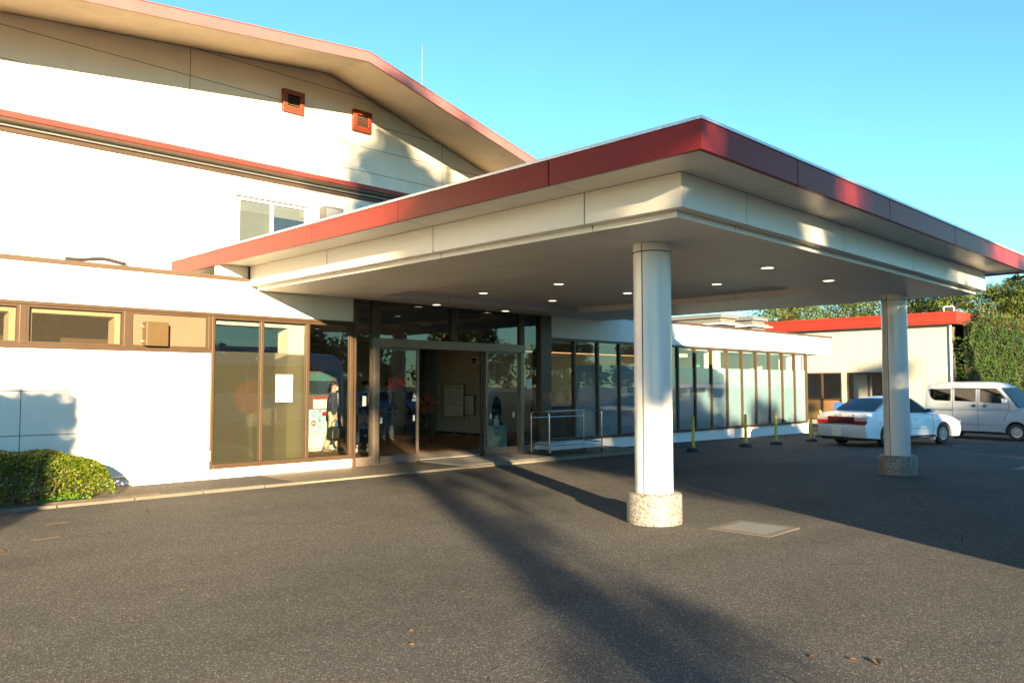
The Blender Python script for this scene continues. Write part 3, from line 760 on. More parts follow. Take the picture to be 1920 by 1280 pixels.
for (x0, x1, z0, z1) in ((8.47, 8.99, 7.585, 8.075), (10.26, 10.77, 7.56, 8.06)):
    m = MB(); t_ = 0.11; d = 0.09
    m.box(x0, x1, U - d, U - 0.001, z0, z0 + t_); m.box(x0, x1, U - d, U - 0.001, z1 - t_, z1); m.box(x0, x0 + t_, U - d, U - 0.001, z0 + t_, z1 - t_); m.box(x1 - t_, x1, U - d, U - 0.001, z0 + t_, z1 - t_)
    v_ = m.build('vent', M['vent_red'], H, bevel=0.008)
    m = MB(); m.box(x0 + t_, x1 - t_, U - 0.012, U - 0.002, z0 + t_, z1 - t_); m.build('backing', M['dark_frame'], v_)
    m = MB()
    for i in range(6):
        zz = z0 + t_ + 0.015 + i * 0.042
        m.prism([(U - 0.055, zz), (U - 0.05, zz), (U - 0.016, zz + 0.03), (U - 0.021, zz + 0.03)], x0 + t_, x1 - t_, 'X')
    m.build('louvre', M['beige_panel'], v_)
m = MB()
x0, x1, z0, z1 = 7.50, 9.10, 4.50, 5.535
m.box(x0, x1, U - 0.05, U - 0.001, z0, z0 + 0.05); m.box(x0, x1, U - 0.05, U - 0.001, z1 - 0.05, z1); m.box(x0, x0 + 0.04, U - 0.05, U - 0.001, z0 + 0.05, z1 - 0.05); m.box(x1 - 0.05, x1, U - 0.05, U - 0.001, z0 + 0.05, z1 - 0.05); m.box(8.235, 8.30, U - 0.05, U - 0.001, z0 + 0.05, z1 - 0.05)
hw = m.build('window', M['white'], H)
m = MB(); m.box(x0 - 0.03, x1 + 0.03, U - 0.055, U - 0.001, z1 + 0.002, z1 + 0.034); m.build('head_flashing', M['dark_frame'], hw)
m = MB(); m.box(x0 + 0.04, 8.235, U - 0.03, U - 0.024, z0 + 0.05, z1 - 0.05); m.box(8.30, x1 - 0.05, U - 0.03, U - 0.024, z0 + 0.05, z1 - 0.05); m.build('pane', M['hallglass'], hw)
m = MB(); m.box(x0 + 0.04, 8.235, U - 0.008, U - 0.002, z0 + 0.05, z1 - 0.28); m.build('blind', plain('grey_blind', (0.50, 0.46, 0.36), 0.9), hw)
m = MB(); m.box(8.30, x1 - 0.05, U - 0.008, U - 0.002, z0 + 0.05, z1 - 0.30); m.build('dark_blind', plain('dark_blue_blind', (0.10, 0.13, 0.20), 0.9), hw)
m = MB(); m.box(x0 + 0.04, 8.235, U - 0.010, U - 0.002, z1 - 0.278, z1 - 0.05); m.box(8.30, x1 - 0.16, U - 0.010, U - 0.002, z1 - 0.298, z1 - 0.10); m.build('curtain_head', plain('pale_curtain', (0.60, 0.58, 0.52), 0.9), hw)
t = thing('meter_cabinet', 'small white cabinet on the upper hall wall beside the window', 'cabinet', (9.66, U, 5.2))
m = MB(); m.box(9.43, 9.92, U - 0.24, U - 0.002, 5.02, 5.62); m.build('casing', M['housing'], t, bevel=0.012)
m = MB(); m.box(9.47, 9.88, U - 0.252, U - 0.242, 5.06, 5.58); m.build('door', plain('grey_white_door', (0.3, 0.3, 0.3), 0.5), t, bevel=0.004)
m = MB(); m.tube([(9.94, U - 0.02, 5.40), (10.4, U - 0.02, 5.40), (10.42, U - 0.02, 5.0), (10.42, U - 0.02, 4.4)], 0.014, 6); m.build('conduit', M['steel'], t)
t = thing('antenna_mast', 'thin white antenna rod on the hall roof', 'antenna', (15.7, 20, 7.0))
m = MB(); m.tube([(15.70, 20, 6.8), (15.70, 20, 11.3), (15.70, 20, 12.55)], [0.016, 0.013, 0.008], 6); m.build('rod', M['housing'], t)
m = MB(); m.box(15.6, 15.8, 19.9, 20.1, 6.5, 6.95); m.build('mount', M['steel'], t)

# ------------------------------------------------------------------ roof housings on the wing
def housing(name, label, x0, x1, y0, y1, z0, z1):
    t = thing(name, label, 'roof housing', ((x0 + x1) / 2, y0, z0), group='grey roof housings on the low wing')
    m = MB(); m.box(x0 + 0.10, x1 - 0.10, y0 + 0.10, y1 - 0.1, z0, z1 - 0.15); m.build('body', M['housing'], t)
    m = MB(); m.loft([[(x0 - e, y0 - e, z), (x1 + e, y0 - e, z), (x1 + e, y1 + e, z), (x0 - e, y1 + e, z)] for e, z in ((0.0, z1 - 0.145), (0.0, z1 - 0.03), (-0.05, z1))]); m.build('lid', M['housing'], t)
    m = MB(); m.box(x0 - 0.01, x1 + 0.01, y0 - 0.01, y1 + 0.01, z1 - 0.36, z1 - 0.27); m.build('lower_step', M['housing'], t, bevel=0.01)
    m = MB(); m.box(x0 - 0.13, x1 + 0.13, y0 - 0.13, y1 + 0.13, z1 - 0.40, z1 - 0.362); m.build('flange', M['white'], t)
housing('roof_housing', 'stepped grey housing on the wing roof, nearer the column', 26.13, 27.4, 15.5, 19.0, 3.45, 4.27)
housing('roof_housing', 'stepped grey housing on the wing roof, nearest the red roofed annex', 28.48, 29.68, 15.5, 19.0, 3.45, 4.31)

# ------------------------------------------------------------------ annex
A = thing('annex_building', 'cream annex building with a bright red flat roof fascia and brown windows', 'building', (36.2, 15, 0))
AX = 36.2
m = MB(); m.box(AX, 50, 10.85, 11.05, -0.5, 4.2); m.box(AX, AX + 0.2, 11.05, 26, 2.20, 4.2); m.box(AX, AX + 0.2, 11.05, 12.9, -0.5, 2.2); m.box(AX, AX + 0.2, 12.9, 26, -0.5, 0.05); m.box(AX, AX + 0.2, 15.15, 15.38, 0.05, 2.2); m.box(AX, AX + 0.2, 17.1, 26, 0.05, 2.2)
m.build('wall', M['wall_annex'], A)
m = MB(); m.box(35.9, 35.96, 10.48, 26, 4.15, 4.665); m.box(35.96, 50, 10.48, 10.54, 4.15, 4.665)
m.build('roof_fascia', M['red_annex'], A)
m = MB(); m.box(35.885, 35.9, 10.465, 26, 4.545, 4.56); m.box(35.885, 35.9, 10.465, 26, 4.235, 4.25); m.box(35.9, 50, 10.465, 10.48, 4.545, 4.56); m.box(35.9, 50, 10.465, 10.48, 4.235, 4.25); m.build('fascia_rib', plain('annex_rib', (0.16, 0.02, 0.01), 0.5), A)
m = MB(); m.box(35.96, 50, 10.54, 26, 4.16, 4.60); m.build('roof', M['roofing'], A)
for y0, y1, ym in ((12.9, 15.15, 14.2), (15.38, 17.1, 16.3)):
    m = MB(); t_ = 0.06
    m.box(AX + 0.02, AX + 0.12, y0, y1, 2.14, 2.2); m.box(AX + 0.02, AX + 0.12, y0, y1, 0.05, 0.11); m.box(AX + 0.02, AX + 0.12, y0, y0 + t_, 0.11, 2.14); m.box(AX + 0.02, AX + 0.12, y1 - t_, y1, 0.11, 2.14); m.box(AX + 0.02, AX + 0.12, ym - 0.04, ym + 0.04, 0.11, 2.14); m.box(AX + 0.02, AX + 0.12, y0 + t_, y1 - t_, 0.95, 1.02)
    w = m.build('window', M['bronze'], A)
    m = MB(); m.box(AX + 0.07, AX + 0.076, y0 + t_, y1 - t_, 1.02, 2.14); m.build('pane', M['door_glass'], w)
    m = MB(); m.box(AX + 0.06, AX + 0.09, y0 + t_, y1 - t_, 0.11, 0.95); m.build('wood_panel', M['redwood'], w)
m = MB(); m.box(AX + 0.2, 44, 12.5, 12.6, -0.1, 4.1); m.box(AX + 1.9, AX + 2.0, 12.6, 18, -0.1, 4.1); m.box(AX + 0.25, AX + 1.8, 12.65, 18, 2.4, 2.5); m.build('inner_room', M['inner_dark'], A)
m = MB(); m.box(AX + 0.5, AX + 0.55, 14.25, 15.05, 0.3, 2.1); m.build('inner_curtain', M['white_inner'], A)
m = MB(); m.tube([(AX - 0.03, 10.80, 4.14), (AX - 0.03, 10.80, -0.2)], 0.05, 8); m.build('downpipe', M['white'], A, smooth=True)
t = thing('roof_floodlight', 'small white floodlight on a hoop bracket at the red roof corner', 'floodlight', (35.95, 10.75, 4.67))
m = MB(); m.tube([(35.95, 10.95, 4.66), (35.95, 10.97, 4.80), (35.95, 10.92, 4.86), (35.95, 10.62, 4.86), (35.95, 10.57, 4.80), (35.95, 10.57, 4.66)], 0.03, 8); m.build('hoop', M['white'], t, smooth=True)
m = MB(); m.box(35.88, 36.05, 10.68, 10.86, 4.70, 4.80); m.build('lamp_head', M['trim_dark'], t, bevel=0.01)

# ------------------------------------------------------------------ vehicles
def arc(cx, cz, r, a0, a1, n=9):
    return [(cx + r * math.cos(math.radians(a0 + (a1 - a0) * i / n)), cz + r * math.sin(math.radians(a0 + (a1 - a0) * i / n))) for i in range(n + 1)]

def wheel(par, x, y, r, side, w=0.18, spokes=8):
    m = MB(); s = side
    yi, yo = y - s * w, y
    prof = [(r * 0.62, 0), (r * 0.93, 0.0), (r, s * -0.025), (r, s * -(w - 0.025)), (r * 0.93, -s * w), (r * 0.5, -s * w)]
    m.lathe(prof, (x, y, r), 32, 'Y', cap=False)
    wh = m.build('wheel', M['tyre'], par, smooth=True); sharp(wh, 40)
    m = MB()
    m.lathe([(0.0, -s * 0.05), (r * 0.62, -s * 0.05)], (x, y, r), 32, 'Y', cap=False)
    for i in range(spokes):
        a = 2 * PI * i / spokes
        mm = Matrix.Translation((x, y, r)) @ Matrix.Rotation(-a, 4, 'Y')
        m.box(r * 0.14, r * 0.60, min(-s * 0.012, -s * 0.06), max(-s * 0.012, -s * 0.06), -r * 0.095, r * 0.095, 1, mm)
    m.lathe([(r * 0.50, -s * 0.06), (r * 0.52, -s * 0.008), (r * 0.62, -s * 0.004), (r * 0.63, -s * 0.06)], (x, y, r), 32, 'Y', 1, cap=False)
    m.lathe([(0.0, s * 0.0), (r * 0.17, -s * 0.004), (r * 0.2, -s * 0.05)], (x, y, r), 16, 'Y', 1, cap=False)
    m.build('hub_cap', [M['black'], M['hub']], wh)
    return wh

def shell(par, name, prof, w, crown, mat, edge=0.09, zsh=None):
    # body extruded from its side profile with a rounded shoulder: profile points are (x, z, inset at sides)
    rings = []
    ys = [-w, -w + edge * 0.35, -w + edge, -w * 0.5, 0, w * 0.5, w - edge, w - edge * 0.35, w]
    for y in ys:
        t = max(0.0, (abs(y) - (w - edge)) / edge)
        k = 1 - math.sqrt(max(0, 1 - t * t))
        c = (1 - (y / w) ** 2) * crown
        ring = []
        for (x, z, sx, sz) in prof:
            ring.append((x - sx * k * edge, y, z - sz * k * edge + (c if sz > 0.5 else 0)))
        rings.append(ring)
    m = MB(); m.loft(rings)
    o = m.build(name, mat, par); sharp(o, 28); return o

def sedan(label, paint, loc, rz, group=None):
    t = thing('sedan', label, 'car', loc, rz, group, local=True)
    wb = 2.465; r = 0.305; w = 0.84
    P = []
    def a(x, z, sx=0, sz=0): P.append((x, z, sx, sz))
    a(-0.86, 0.26, -0.6, 0); a(-0.93, 0.42, -1.0, 0); a(-0.925, 0.62, -1.0, 0); a(-0.88, 0.66, -1, 0); a(-0.87, 0.84, -0.9, 0.5)
    a(-0.83, 0.925, -0.6, 1); a(-0.6, 0.955, 0, 1); a(-0.28, 0.965, 0, 1); a(0.4, 0.945, 0, 1); a(1.2, 0.925, 0, 1); a(1.95, 0.915, 0, 1); a(2.5, 0.865, 0, 1); a(2.95, 0.785, 0, 1)
    a(3.2, 0.70, 0.5, 1); a(3.29, 0.60, 1, 0.4); a(3.34, 0.5, 1, 0); a(3.34, 0.36, 1, 0); a(3.24, 0.22, 0.6, 0)
    for x, z in arc(wb, 0.30, 0.355, -12, 192, 12): a(x, z)
    a(1.9, 0.22); a(0.7, 0.22)
    for x, z in arc(0, 0.30, 0.355, -12, 192, 12): a(x, z)
    b = shell(t, 'body', P, w, 0.02, paint)
    # greenhouse
    bot = [(-0.34, 0.955), (2.03, 0.912)]
    wb_, wr = 0.775, 0.575
    roofp = [(0.42, 1.315), (0.62, 1.365), (0.95, 1.392), (1.22, 1.372), (1.33, 1.335)]
    rings = []
    for (x, z, hw) in [(-0.36, 0.955, wb_ - 0.05), (-0.0, 1.14, 0.69), (0.36, 1.315, wr + 0.015), (0.60, 1.372, wr - 0.01), (0.95, 1.392, wr - 0.01), (1.2, 1.378, wr - 0.01), (1.36, 1.335, wr + 0.01), (1.7, 1.135, 0.69), (2.06, 0.91, wb_ - 0.04)]:
        zb = 0.90
        ring = [(x, -wb_ if z > 1.0 else -hw, zb), (x, -hw, z - 0.035 if z > 1.3 else z - 0.01), (x, -hw * 0.86, z), (x, 0, z + 0.014), (x, hw * 0.86, z), (x, hw, z - 0.035 if z > 1.3 else z - 0.01), (x, wb_ if z > 1.0 else hw, zb)]
        rings.append(ring)
    m = MB(); m.loft(rings); sharp(m.build('cabin', paint, t), 30)
    # glazing, proud of the cabin
    def hwz(z): return wb_ + (wr - wb_) * (z - 0.93) / (1.36 - 0.93)
    def pane(name, pts3):
        m = MB(); m.face(pts3)
        return m.build(name, M['carglass'], t)
    for s in (-1, 1):
        o_ = 0.012
        def q(x, z): return (x, s * (hwz(z) + o_), z)
        pane('side_window', [q(0.98, 0.955), q(1.86, 0.945), q(1.64, 1.10), q(1.34, 1.305), q(1.0, 1.33)])
        pane('side_window', [q(0.18, 0.965), q(0.93, 0.957), q(0.95, 1.33), q(0.66, 1.318), q(0.5, 1.26)])
        pane('side_window', [q(0.0, 0.965), q(0.13, 0.965), q(0.44, 1.235), q(0.40, 1.225)])
        m = MB(); m.tube([q(0.02, 0.958), q(0.95, 0.948), q(1.88, 0.938)], 0.009, 5); m.build('window_trim', M['trim_dark'], t)
        m = MB(); m.tube([(0.36, s * 0.846, 0.50), (2.08, s * 0.846, 0.50)], 0.016, 6); m.build('side_moulding', paint, t)
        m = MB(); m.tube([(0.40, s * 0.838, 0.26), (2.05, s * 0.838, 0.26)], 0.035, 6); m.build('sill_strip', M['trim_dark'], t)
        m = MB()
        for xx in (0.96, 1.95):
            m.tube([(xx, s * 0.842, 0.30), (xx + 0.02, s * 0.846, 0.62), (xx - 0.01, s * 0.835, 0.88), (xx - 0.02, s * 0.80, 0.94)], 0.005, 4)
        m.build('shut_line', M['joint'], t)
        for hx in (0.2, 1.1):
            m = MB(); m.box(hx, hx + 0.16, s * 0.84 - 0.012, s * 0.84 + 0.02, 0.745, 0.785); m.build('door_handle', paint, t, bevel=0.008)
        m = MB(); m.loft([[(1.74 + dx, s * (0.79 + yy), 0.985 + zz) for dx, zz in ((-0.05, -0.06), (0.06, -0.05), (0.07, 0.05), (-0.05, 0.065))] for yy in (0.03, 0.09, 0.20, 0.225)])
        mi = m.build('wing_mirror', paint, t, bevel=0.02)
        m = MB(); m.box(1.672, 1.688, s * 0.9 - 0.075, s * 0.9 + 0.075, 0.935, 1.035); m.build('mirror_glass', M['chrome'], mi)
        m = MB(); m.box(1.70, 1.78, min(s * 0.72, s * 0.83), max(s * 0.72, s * 0.83), 0.935, 0.985); m.build('mirror_stalk', M['trim_dark'], mi)
        wheel(t, wb, s * 0.815, r, s); wheel(t, 0.0, s * 0.815, r, s)
        # lamps
        m = MB(); y0, y1 = sorted((s * 0.45, s * 0.815)); m.box(-0.925, -0.72, y0, y1, 0.635, 0.735); lo = m.build('tail_lamp', M['taillamp'], t, bevel=0.012)
        m = MB(); m.box(-0.915, -0.73, y0, y1, 0.738, 0.84); m.build('upper_lens', M['lampclear'], lo, bevel=0.012)
        m = MB(); y0, y1 = sorted((s * 0.46, s * 0.81)); m.box(3.02, 3.335, y0, y1, 0.565, 0.675); m.build('headlight', M['lampclear'], t, bevel=0.02)
        m = MB(); y0, y1 = sorted((s * 0.67, s * 0.83)); m.prism([(0.40, 0.13), (0.43, 0.13), (0.42, 0.34), (0.34, 0.34)], y0, y1); m.prism([(wb - 0.46, 0.13), (wb - 0.42, 0.13), (wb - 0.34, 0.34), (wb - 0.42, 0.34)], y0, y1); m.build('mudflap', paint, t)
    m = MB(); m.box(-0.92, -0.80, -0.445, 0.445, 0.64, 0.835); m.build('tail_garnish', M['garnish'], t, bevel=0.01)
    m = MB(); m.box(-0.955, -0.938, -0.05, 0.29, 0.30, 0.53); m.build('licence_plate', M['plate'], t)
    m = MB(); m.box(-0.932, -0.90, -0.80, 0.80, 0.615, 0.63); m.build('bumper_line', M['trim_dark'], t)
    m = MB(); m.box(-0.85, 3.1, -0.72, 0.72, 0.17, 0.30); m.tube([(-0.88, -0.45, 0.22), (-0.3, -0.45, 0.24)], 0.03, 8); m.build('underside', M['black'], t)
    # rear window and windscreen
    def q2(x, y, z, d): return (x - d * 0.45, y, z + d)
    m = MB(); m.face([(-0.335, -0.65, 0.985), (-0.335, 0.65, 0.985), (0.005, 0.62, 1.162), (0.33, 0.525, 1.322), (0.33, -0.525, 1.322), (0.005, -0.62, 1.162)])
    for v_ in m.bm.verts: v_.co += Vector((-0.008, 0, 0.016))
    m.build('rear_window', M['carglass'], t)
    m = MB(); m.face([(2.02, -0.68, 0.945), (2.02, 0.68, 0.945), (1.70, 0.62, 1.152), (1.39, 0.53, 1.33), (1.39, -0.53, 1.33), (1.70, -0.62, 1.152)])
    for v_ in m.bm.verts: v_.co += Vector((0.008, 0, 0.016))
    m.build('windscreen', M['carglass'], t)
    m = MB(); m.lathe([(0.032, 0), (0.042, 0.0), (0.042, -0.008), (0.032, -0.008)], (-0.905, 0.02, 0.875), 16, 'X', cap=False); m.tube([(-0.91, 0.05, 0.885), (-0.912, -0.01, 0.885)], 0.005, 5); m.tube([(-0.912, 0.02, 0.90), (-0.912, 0.02, 0.85)], 0.005, 5)
    m.lathe([(0.0, 0), (0.028, 0.0), (0.028, -0.006), (0, -0.006)], (-0.905, -0.42, 0.88), 12, 'X')
    m.build('emblem', M['chrome'], t)
    m = MB(); m.box(3.33, 3.345, -0.42, 0.42, 0.56, 0.64); m.build('grille', M['trim_dark'], t)
    for yy in (-0.36, 0.36):
        m = MB(); m.box(0.95, 1.40, yy - 0.24, yy + 0.24, 0.45, 0.62); m.box(0.86, 0.98, yy - 0.23, yy + 0.23, 0.5, 1.12); m.build('seat', M['seat'], t, bevel=0.03)
    return t

sedan('white four door sedan with blank licence plate parked behind the far column', M['carwhite'], (23.50, 9.40, -0.080), math.radians(-16.6))
sedan('blue sedan parked out in the car park, seen mirrored in the entrance glass', M['carblue'], (23.6, -8.2, -0.09), math.radians(4))
sedan('dark navy sedan parked beyond the blue one, mirrored in the glass', M['cardark'], (33.5, -6.5, -0.14), math.radians(185))
sedan('dark red sedan with bright headlamps parked behind the blue sedan', M['carred'], (30.5, -12.5, -0.14), math.radians(170))

def van(label, loc, rz):
    t = thing('van', label, 'van', loc, rz, local=True)
    pt = M['vansilver']; wb = 2.43; w = 0.735; r = 0.275
    P = []
    def a(x, z, sx=0, sz=0): P.append((x, z, sx, sz))
    a(-0.42, 0.26, -0.6, 0); a(-0.47, 0.45, -1, 0); a(-0.46, 0.92, -1, 0)
    a(-0.44, 1.0, -1, 0); a(2.30, 1.0, 0, 0); a(2.58, 0.98, 0.3, 0.6); a(2.80, 0.90, 0.7, 1); a(2.90, 0.72, 1, 0.3); a(2.93, 0.5, 1, 0); a(2.91, 0.3, 1, 0); a(2.82, 0.24, 0.5, 0)
    for x, z in arc(wb, 0.28, 0.33, -8, 188, 12): a(x, z)
    a(2.0, 0.26); a(0.5, 0.26)
    for x, z in arc(0, 0.28, 0.33, -8, 188, 12): a(x, z)
    shell(t, 'body', P, w, 0.0, pt, 0.06)
    rings = []
    # upper cabin: sections along x with tumblehome
    for (x, zt, ws, wr) in [(-0.455, 1.70, 0.72, 0.60), (-0.40, 1.80, 0.735, 0.63), (-0.2, 1.865, 0.735, 0.645), (0.8, 1.885, 0.735, 0.65), (1.5, 1.87, 0.735, 0.65), (1.78, 1.82, 0.735, 0.645), (1.95, 1.70, 0.735, 0.655), (2.25, 1.36, 0.735, 0.70), (2.52, 1.02, 0.735, 0.72)]:
        zr = max(1.01, zt - 0.13)
        rings.append([(x, -ws, 0.985), (x, -ws, 1.0), (x, -wr - 0.005, zr), (x, -wr * 0.9, zt - 0.03), (x, -wr * 0.5, zt), (x, 0, zt + 0.008), (x, wr * 0.5, zt), (x, wr * 0.9, zt - 0.03), (x, wr + 0.005, zr), (x, ws, 1.0), (x, ws, 0.985)])
    m = MB(); m.loft(rings); sharp(m.build('cabin', pt, t), 30)
    def hw(z): return 0.735 + (0.655 - 0.735) * (z - 1.0) / 0.74
    for s in (-1, 1):
        def q(x, z, o_=0.008): return (x, s * (hw(z) + o_), z)
        for pts in ([(-0.30, 1.64), (-0.27, 1.40), (-0.20, 1.30), (-0.10, 1.25), (0.42, 1.235), (0.42, 1.645)], [(0.55, 1.235), (1.22, 1.225), (1.22, 1.64), (0.55, 1.645)], [(1.36, 1.21), (2.14, 1.17), (2.18, 1.22), (1.90, 1.58), (1.84, 1.62), (1.36, 1.635)]):
            m = MB(); m.face([q(*p) for p in pts]); m.build('side_window', M['carglass'], t)
        m = MB(); m.tube([q(0.48, 1.66, 0.012), q(1.86, 1.645, 0.012), q(1.93, 1.59, 0.012), q(2.22, 1.21, 0.012)], 0.012, 5); m.build('door_visor', M['trim_dark'], t)
        m = MB()
        for p in ([(0.485, 0.32), (0.485, 1.0), (0.485, 1.66)], [(1.29, 0.32), (1.29, 1.0), (1.29, 1.64)], [(2.06, 0.62), (2.22, 0.95), (2.22, 1.14)]):
            m.tube([q(x, z, 0.001) if z > 1.0 else (x, s * 0.736, z) for x, z in p], 0.005, 4)
        m.tube([(-0.44, s * 0.737, 0.93), (0.47, s * 0.737, 0.93)], 0.012, 4)
        m.build('shut_line', M['joint'], t)
        m = MB(); m.tube([(0.36, s * 0.738, 0.50), (2.08, s * 0.738, 0.50)], 0.018, 6); m.tube([(0.5, s * 0.735, 0.96), (2.3, s * 0.735, 0.955)], 0.014, 6); m.build('side_crease', pt, t)
        for hx in (1.08, 1.42):
            m = MB(); m.box(hx, hx + 0.17, s * 0.735 - 0.02, s * 0.735 + 0.025, 1.075, 1.115); h = m.build('door_handle', M['chrome'], t, bevel=0.01)
            m = MB(); m.lathe([(0, 0), (0.055, 0), (0.055, s * 0.004), (0, s * 0.004)], (hx + 0.08, s * 0.732, 1.09), 14, 'Y'); m.build('handle_recess', M['trim_dark'], h)
        m = MB(); m.loft([[(2.16 + dx, s * (0.74 + yy), 1.25 + zz) for dx, zz in ((-0.05, -0.07), (0.05, -0.06), (0.06, 0.06), (-0.05, 0.085))] for yy in (0.02, 0.06, 0.2, 0.225)]); m.build('wing_mirror', M['carwhite'], t, bevel=0.02)
        wheel(t, wb, s * 0.715, r, s, 0.16, 10); wheel(t, 0.0, s * 0.715, r, s, 0.16, 10)
        m = MB(); y0, y1 = sorted((s * 0.44, s * 0.70)); m.box(2.70, 2.915, y0, y1, 0.68, 0.86); m.build('headlight', M['lampclear'], t, bevel=0.03)
        m = MB(); y0, y1 = sorted((s * 0.62, s * 0.735)); m.box(-0.478, -0.44, y0, y1, 0.62, 0.92); m.build('tail_lamp', M['taillamp'], t)
    m = MB(); m.face([(2.50, -0.66, 1.055), (2.50, 0.66, 1.055), (2.25, 0.65, 1.365), (1.98, 0.60, 1.67), (1.98, -0.60, 1.67), (2.25, -0.65, 1.365)])
    for v_ in m.bm.verts: v_.co += Vector((0.012, 0, 0.012))
    m.build('windscreen', M['carglass'], t)
    m = MB(); m.face([(-0.464, -0.58, 1.1), (-0.464, 0.58, 1.1), (-0.468, 0.54, 1.62), (-0.468, -0.54, 1.62)]); m.build('rear_window', M['carglass'], t)
    m = MB(); m.box(2.905, 2.925, -0.38, 0.38, 0.55, 0.66); m.build('grille', M['trim_dark'], t)
    m = MB(); m.box(-0.4, 2.8, -0.62, 0.62, 0.17, 0.30); m.build('underside', M['black'], t)
    for yy in (-0.33, 0.33):
        m = MB(); m.box(1.45, 1.9, yy - 0.22, yy + 0.22, 0.8, 0.95); m.box(1.36, 1.48, yy - 0.21, yy + 0.21, 0.85, 1.45); m.build('seat', M['seat'], t, bevel=0.03)
    return t
van('silver one box kei van parked in front of the ivy wall', (30.4, 9.2, -0.132), math.radians(-99))

def bus(loc, rz):
    t = thing('bus', 'pale blue white tour bus parked out in front, mirrored in the left windows', 'bus', loc, rz, local=True)
    L, w = 10.3, 1.2
    rings = []
    for x, dz in ((0, 0.10), (0.12, 0.02), (0.4, 0), (L - 1.0, 0), (L - 0.35, 0.03), (L - 0.08, 0.16), (L, 0.55)):
        z1 = 2.86 - dz
        rings.append([(x, -w, 0.32), (x, -w, z1 - 0.30), (x, -w + 0.09, z1 - 0.09), (x, -w + 0.3, z1), (x, w - 0.3, z1), (x, w - 0.09, z1 - 0.09), (x, w, z1 - 0.30), (x, w, 0.32)])
    m = MB(); m.loft(rings); sharp(m.build('body', M['buswhite'], t), 40)
    m = MB(); m.box(5.4, 8.2, -0.8, 0.8, 2.86, 3.06); m.build('roof_unit', M['buswhite'], t, bevel=0.06)
    for s in (-1, 1):
        for i in range(6):
            x = 0.5 + i * 1.45
            m = MB(); y0, y1 = sorted((s * (w + 0.002), s * (w + 0.01))); m.box(x, x + 1.38, y0, y1, 1.35, 2.35); m.build('side_window', M['carglass'], t)
        for x in (2.2, 7.7):
            wheel(t, x, s * (w - 0.02), 0.46, s, 0.3, 8)
        m = MB(); y0, y1 = sorted((s * 0.7, s * 1.1)); m.box(L - 0.02, L + 0.03, y0, y1, 0.62, 0.85); m.build('headlight', M['lampclear'], t, bevel=0.02)
    m = MB(); m.face([(L + 0.012, -1.05, 1.0), (L + 0.012, 1.05, 1.0), (L + 0.012, 1.05, 2.30), (L + 0.012, -1.05, 2.30)]); m.build('windscreen', M['carglass'], t)
    m = MB(); m.box(0.2, L - 0.2, -1.0, 1.0, 0.2, 0.4); m.build('underside', M['black'], t)
bus((7.25, -1.25, 0), 0)

# ------------------------------------------------------------------ bollards, trolley, grate and small outdoor things
bol_lab = ['yellow bollard nearest the column, leftmost of the row', 'yellow bollard second from the column, in front of the frosted windows', 'yellow bollard third from the column, near the end of the window row', 'yellow bollard standing just left of the white sedan', 'yellow bollard half hidden behind the tail of the white sedan']
def bollard():
    t = thing('bollard', bol_lab[0], 'bollard', (0, 0, 0), 0, 'yellow bollards along the wing', local=True)
    m = MB(); m.lathe([(0.0, 0), (0.185, 0), (0.185, 0.03), (0.165, 0.075), (0.11, 0.10), (0.055, 0.11), (0, 0.11)], (0, 0, 0), 24); sharp(m.build('base', M['black'], t), 50)
    m = MB(); m.lathe([(0.04, 0.10), (0.038, 0.80), (0.030, 0.815), (0.0, 0.815)], (0, 0, 0), 16); sharp(m.build('post', M['yellow'], t), 50)
    m = MB(); m.lathe([(0.0, 0.81), (0.022, 0.812), (0.022, 0.825), (0.036, 0.84), (0.042, 0.86), (0.036, 0.882), (0.02, 0.895), (0, 0.90)], (0, 0, 0), 14); m.build('knob', M['yellow'], t, smooth=True)
    return t
b0 = bollard()
for i, (x, y) in enumerate(((17.75, 11.38), (20.2, 11.27), (21.8, 11.2), (23.95, 11.15), (26.6, 12.05))):
    b = b0 if i == 0 else copy_tree(b0)
    b.location = (x, y, gz(x)); b.rotation_euler = (0, 0, i * 1.3); b['label'] = bol_lab[i]
t = thing('small_sign', 'tiny blue and yellow sign board standing behind the white sedan', 'sign', (30.2, 13.4, -0.14))
m = MB(); m.tube([(30.2, 12.93, -0.14), (30.2, 12.93, 0.86)], 0.025, 8); m.build('post', M['steel'], t)
m = MB(); m.box(30.16, 30.18, 12.74, 13.12, 0.64, 0.99); m.build('board', M['navyink'], t)
m = MB(); m.prism([(12.74, 0.64), (13.06, 0.64), (12.74, 0.95)], 30.152, 30.158, 'X'); m.build('yellow_panel', M['yellow'], t)

t = thing('luggage_trolley', 'long chrome tube luggage trolley parked beside the entrance pillar', 'trolley', (14.45, 12.74, 0.026))
xa, xb, ya, yb, zt = 13.52, 15.41, 12.47, 13.04, 1.02
m = MB(); r_ = 0.016
for x in (xa, xb):
    m.tube([(x, ya, 0.12), (x, ya, zt - 0.06), (x, ya + 0.02, zt - 0.018), (x, ya + 0.06, zt), (x, yb - 0.06, zt), (x, yb - 0.02, zt - 0.018), (x, yb, zt - 0.06), (x, yb, 0.12)], r_, 8)
    m.tube([(x, ya, 0.27), (x, yb, 0.27)], r_ * 0.8, 8)
m.tube([(xa, yb - 0.05, zt - 0.005), (xb, yb - 0.05, zt - 0.005)], r_ * 0.85, 8); m.tube([(xa, yb, zt - 0.14), (xb, yb, zt - 0.14)], r_ * 0.8, 8)
m.tube([(xa, ya, 0.27), (xb, ya, 0.27)], r_ * 0.85, 8); m.tube([(xa, yb, 0.27), (xb, yb, 0.27)], r_ * 0.85, 8)
m.build('frame', M['chrome'], t, smooth=True)
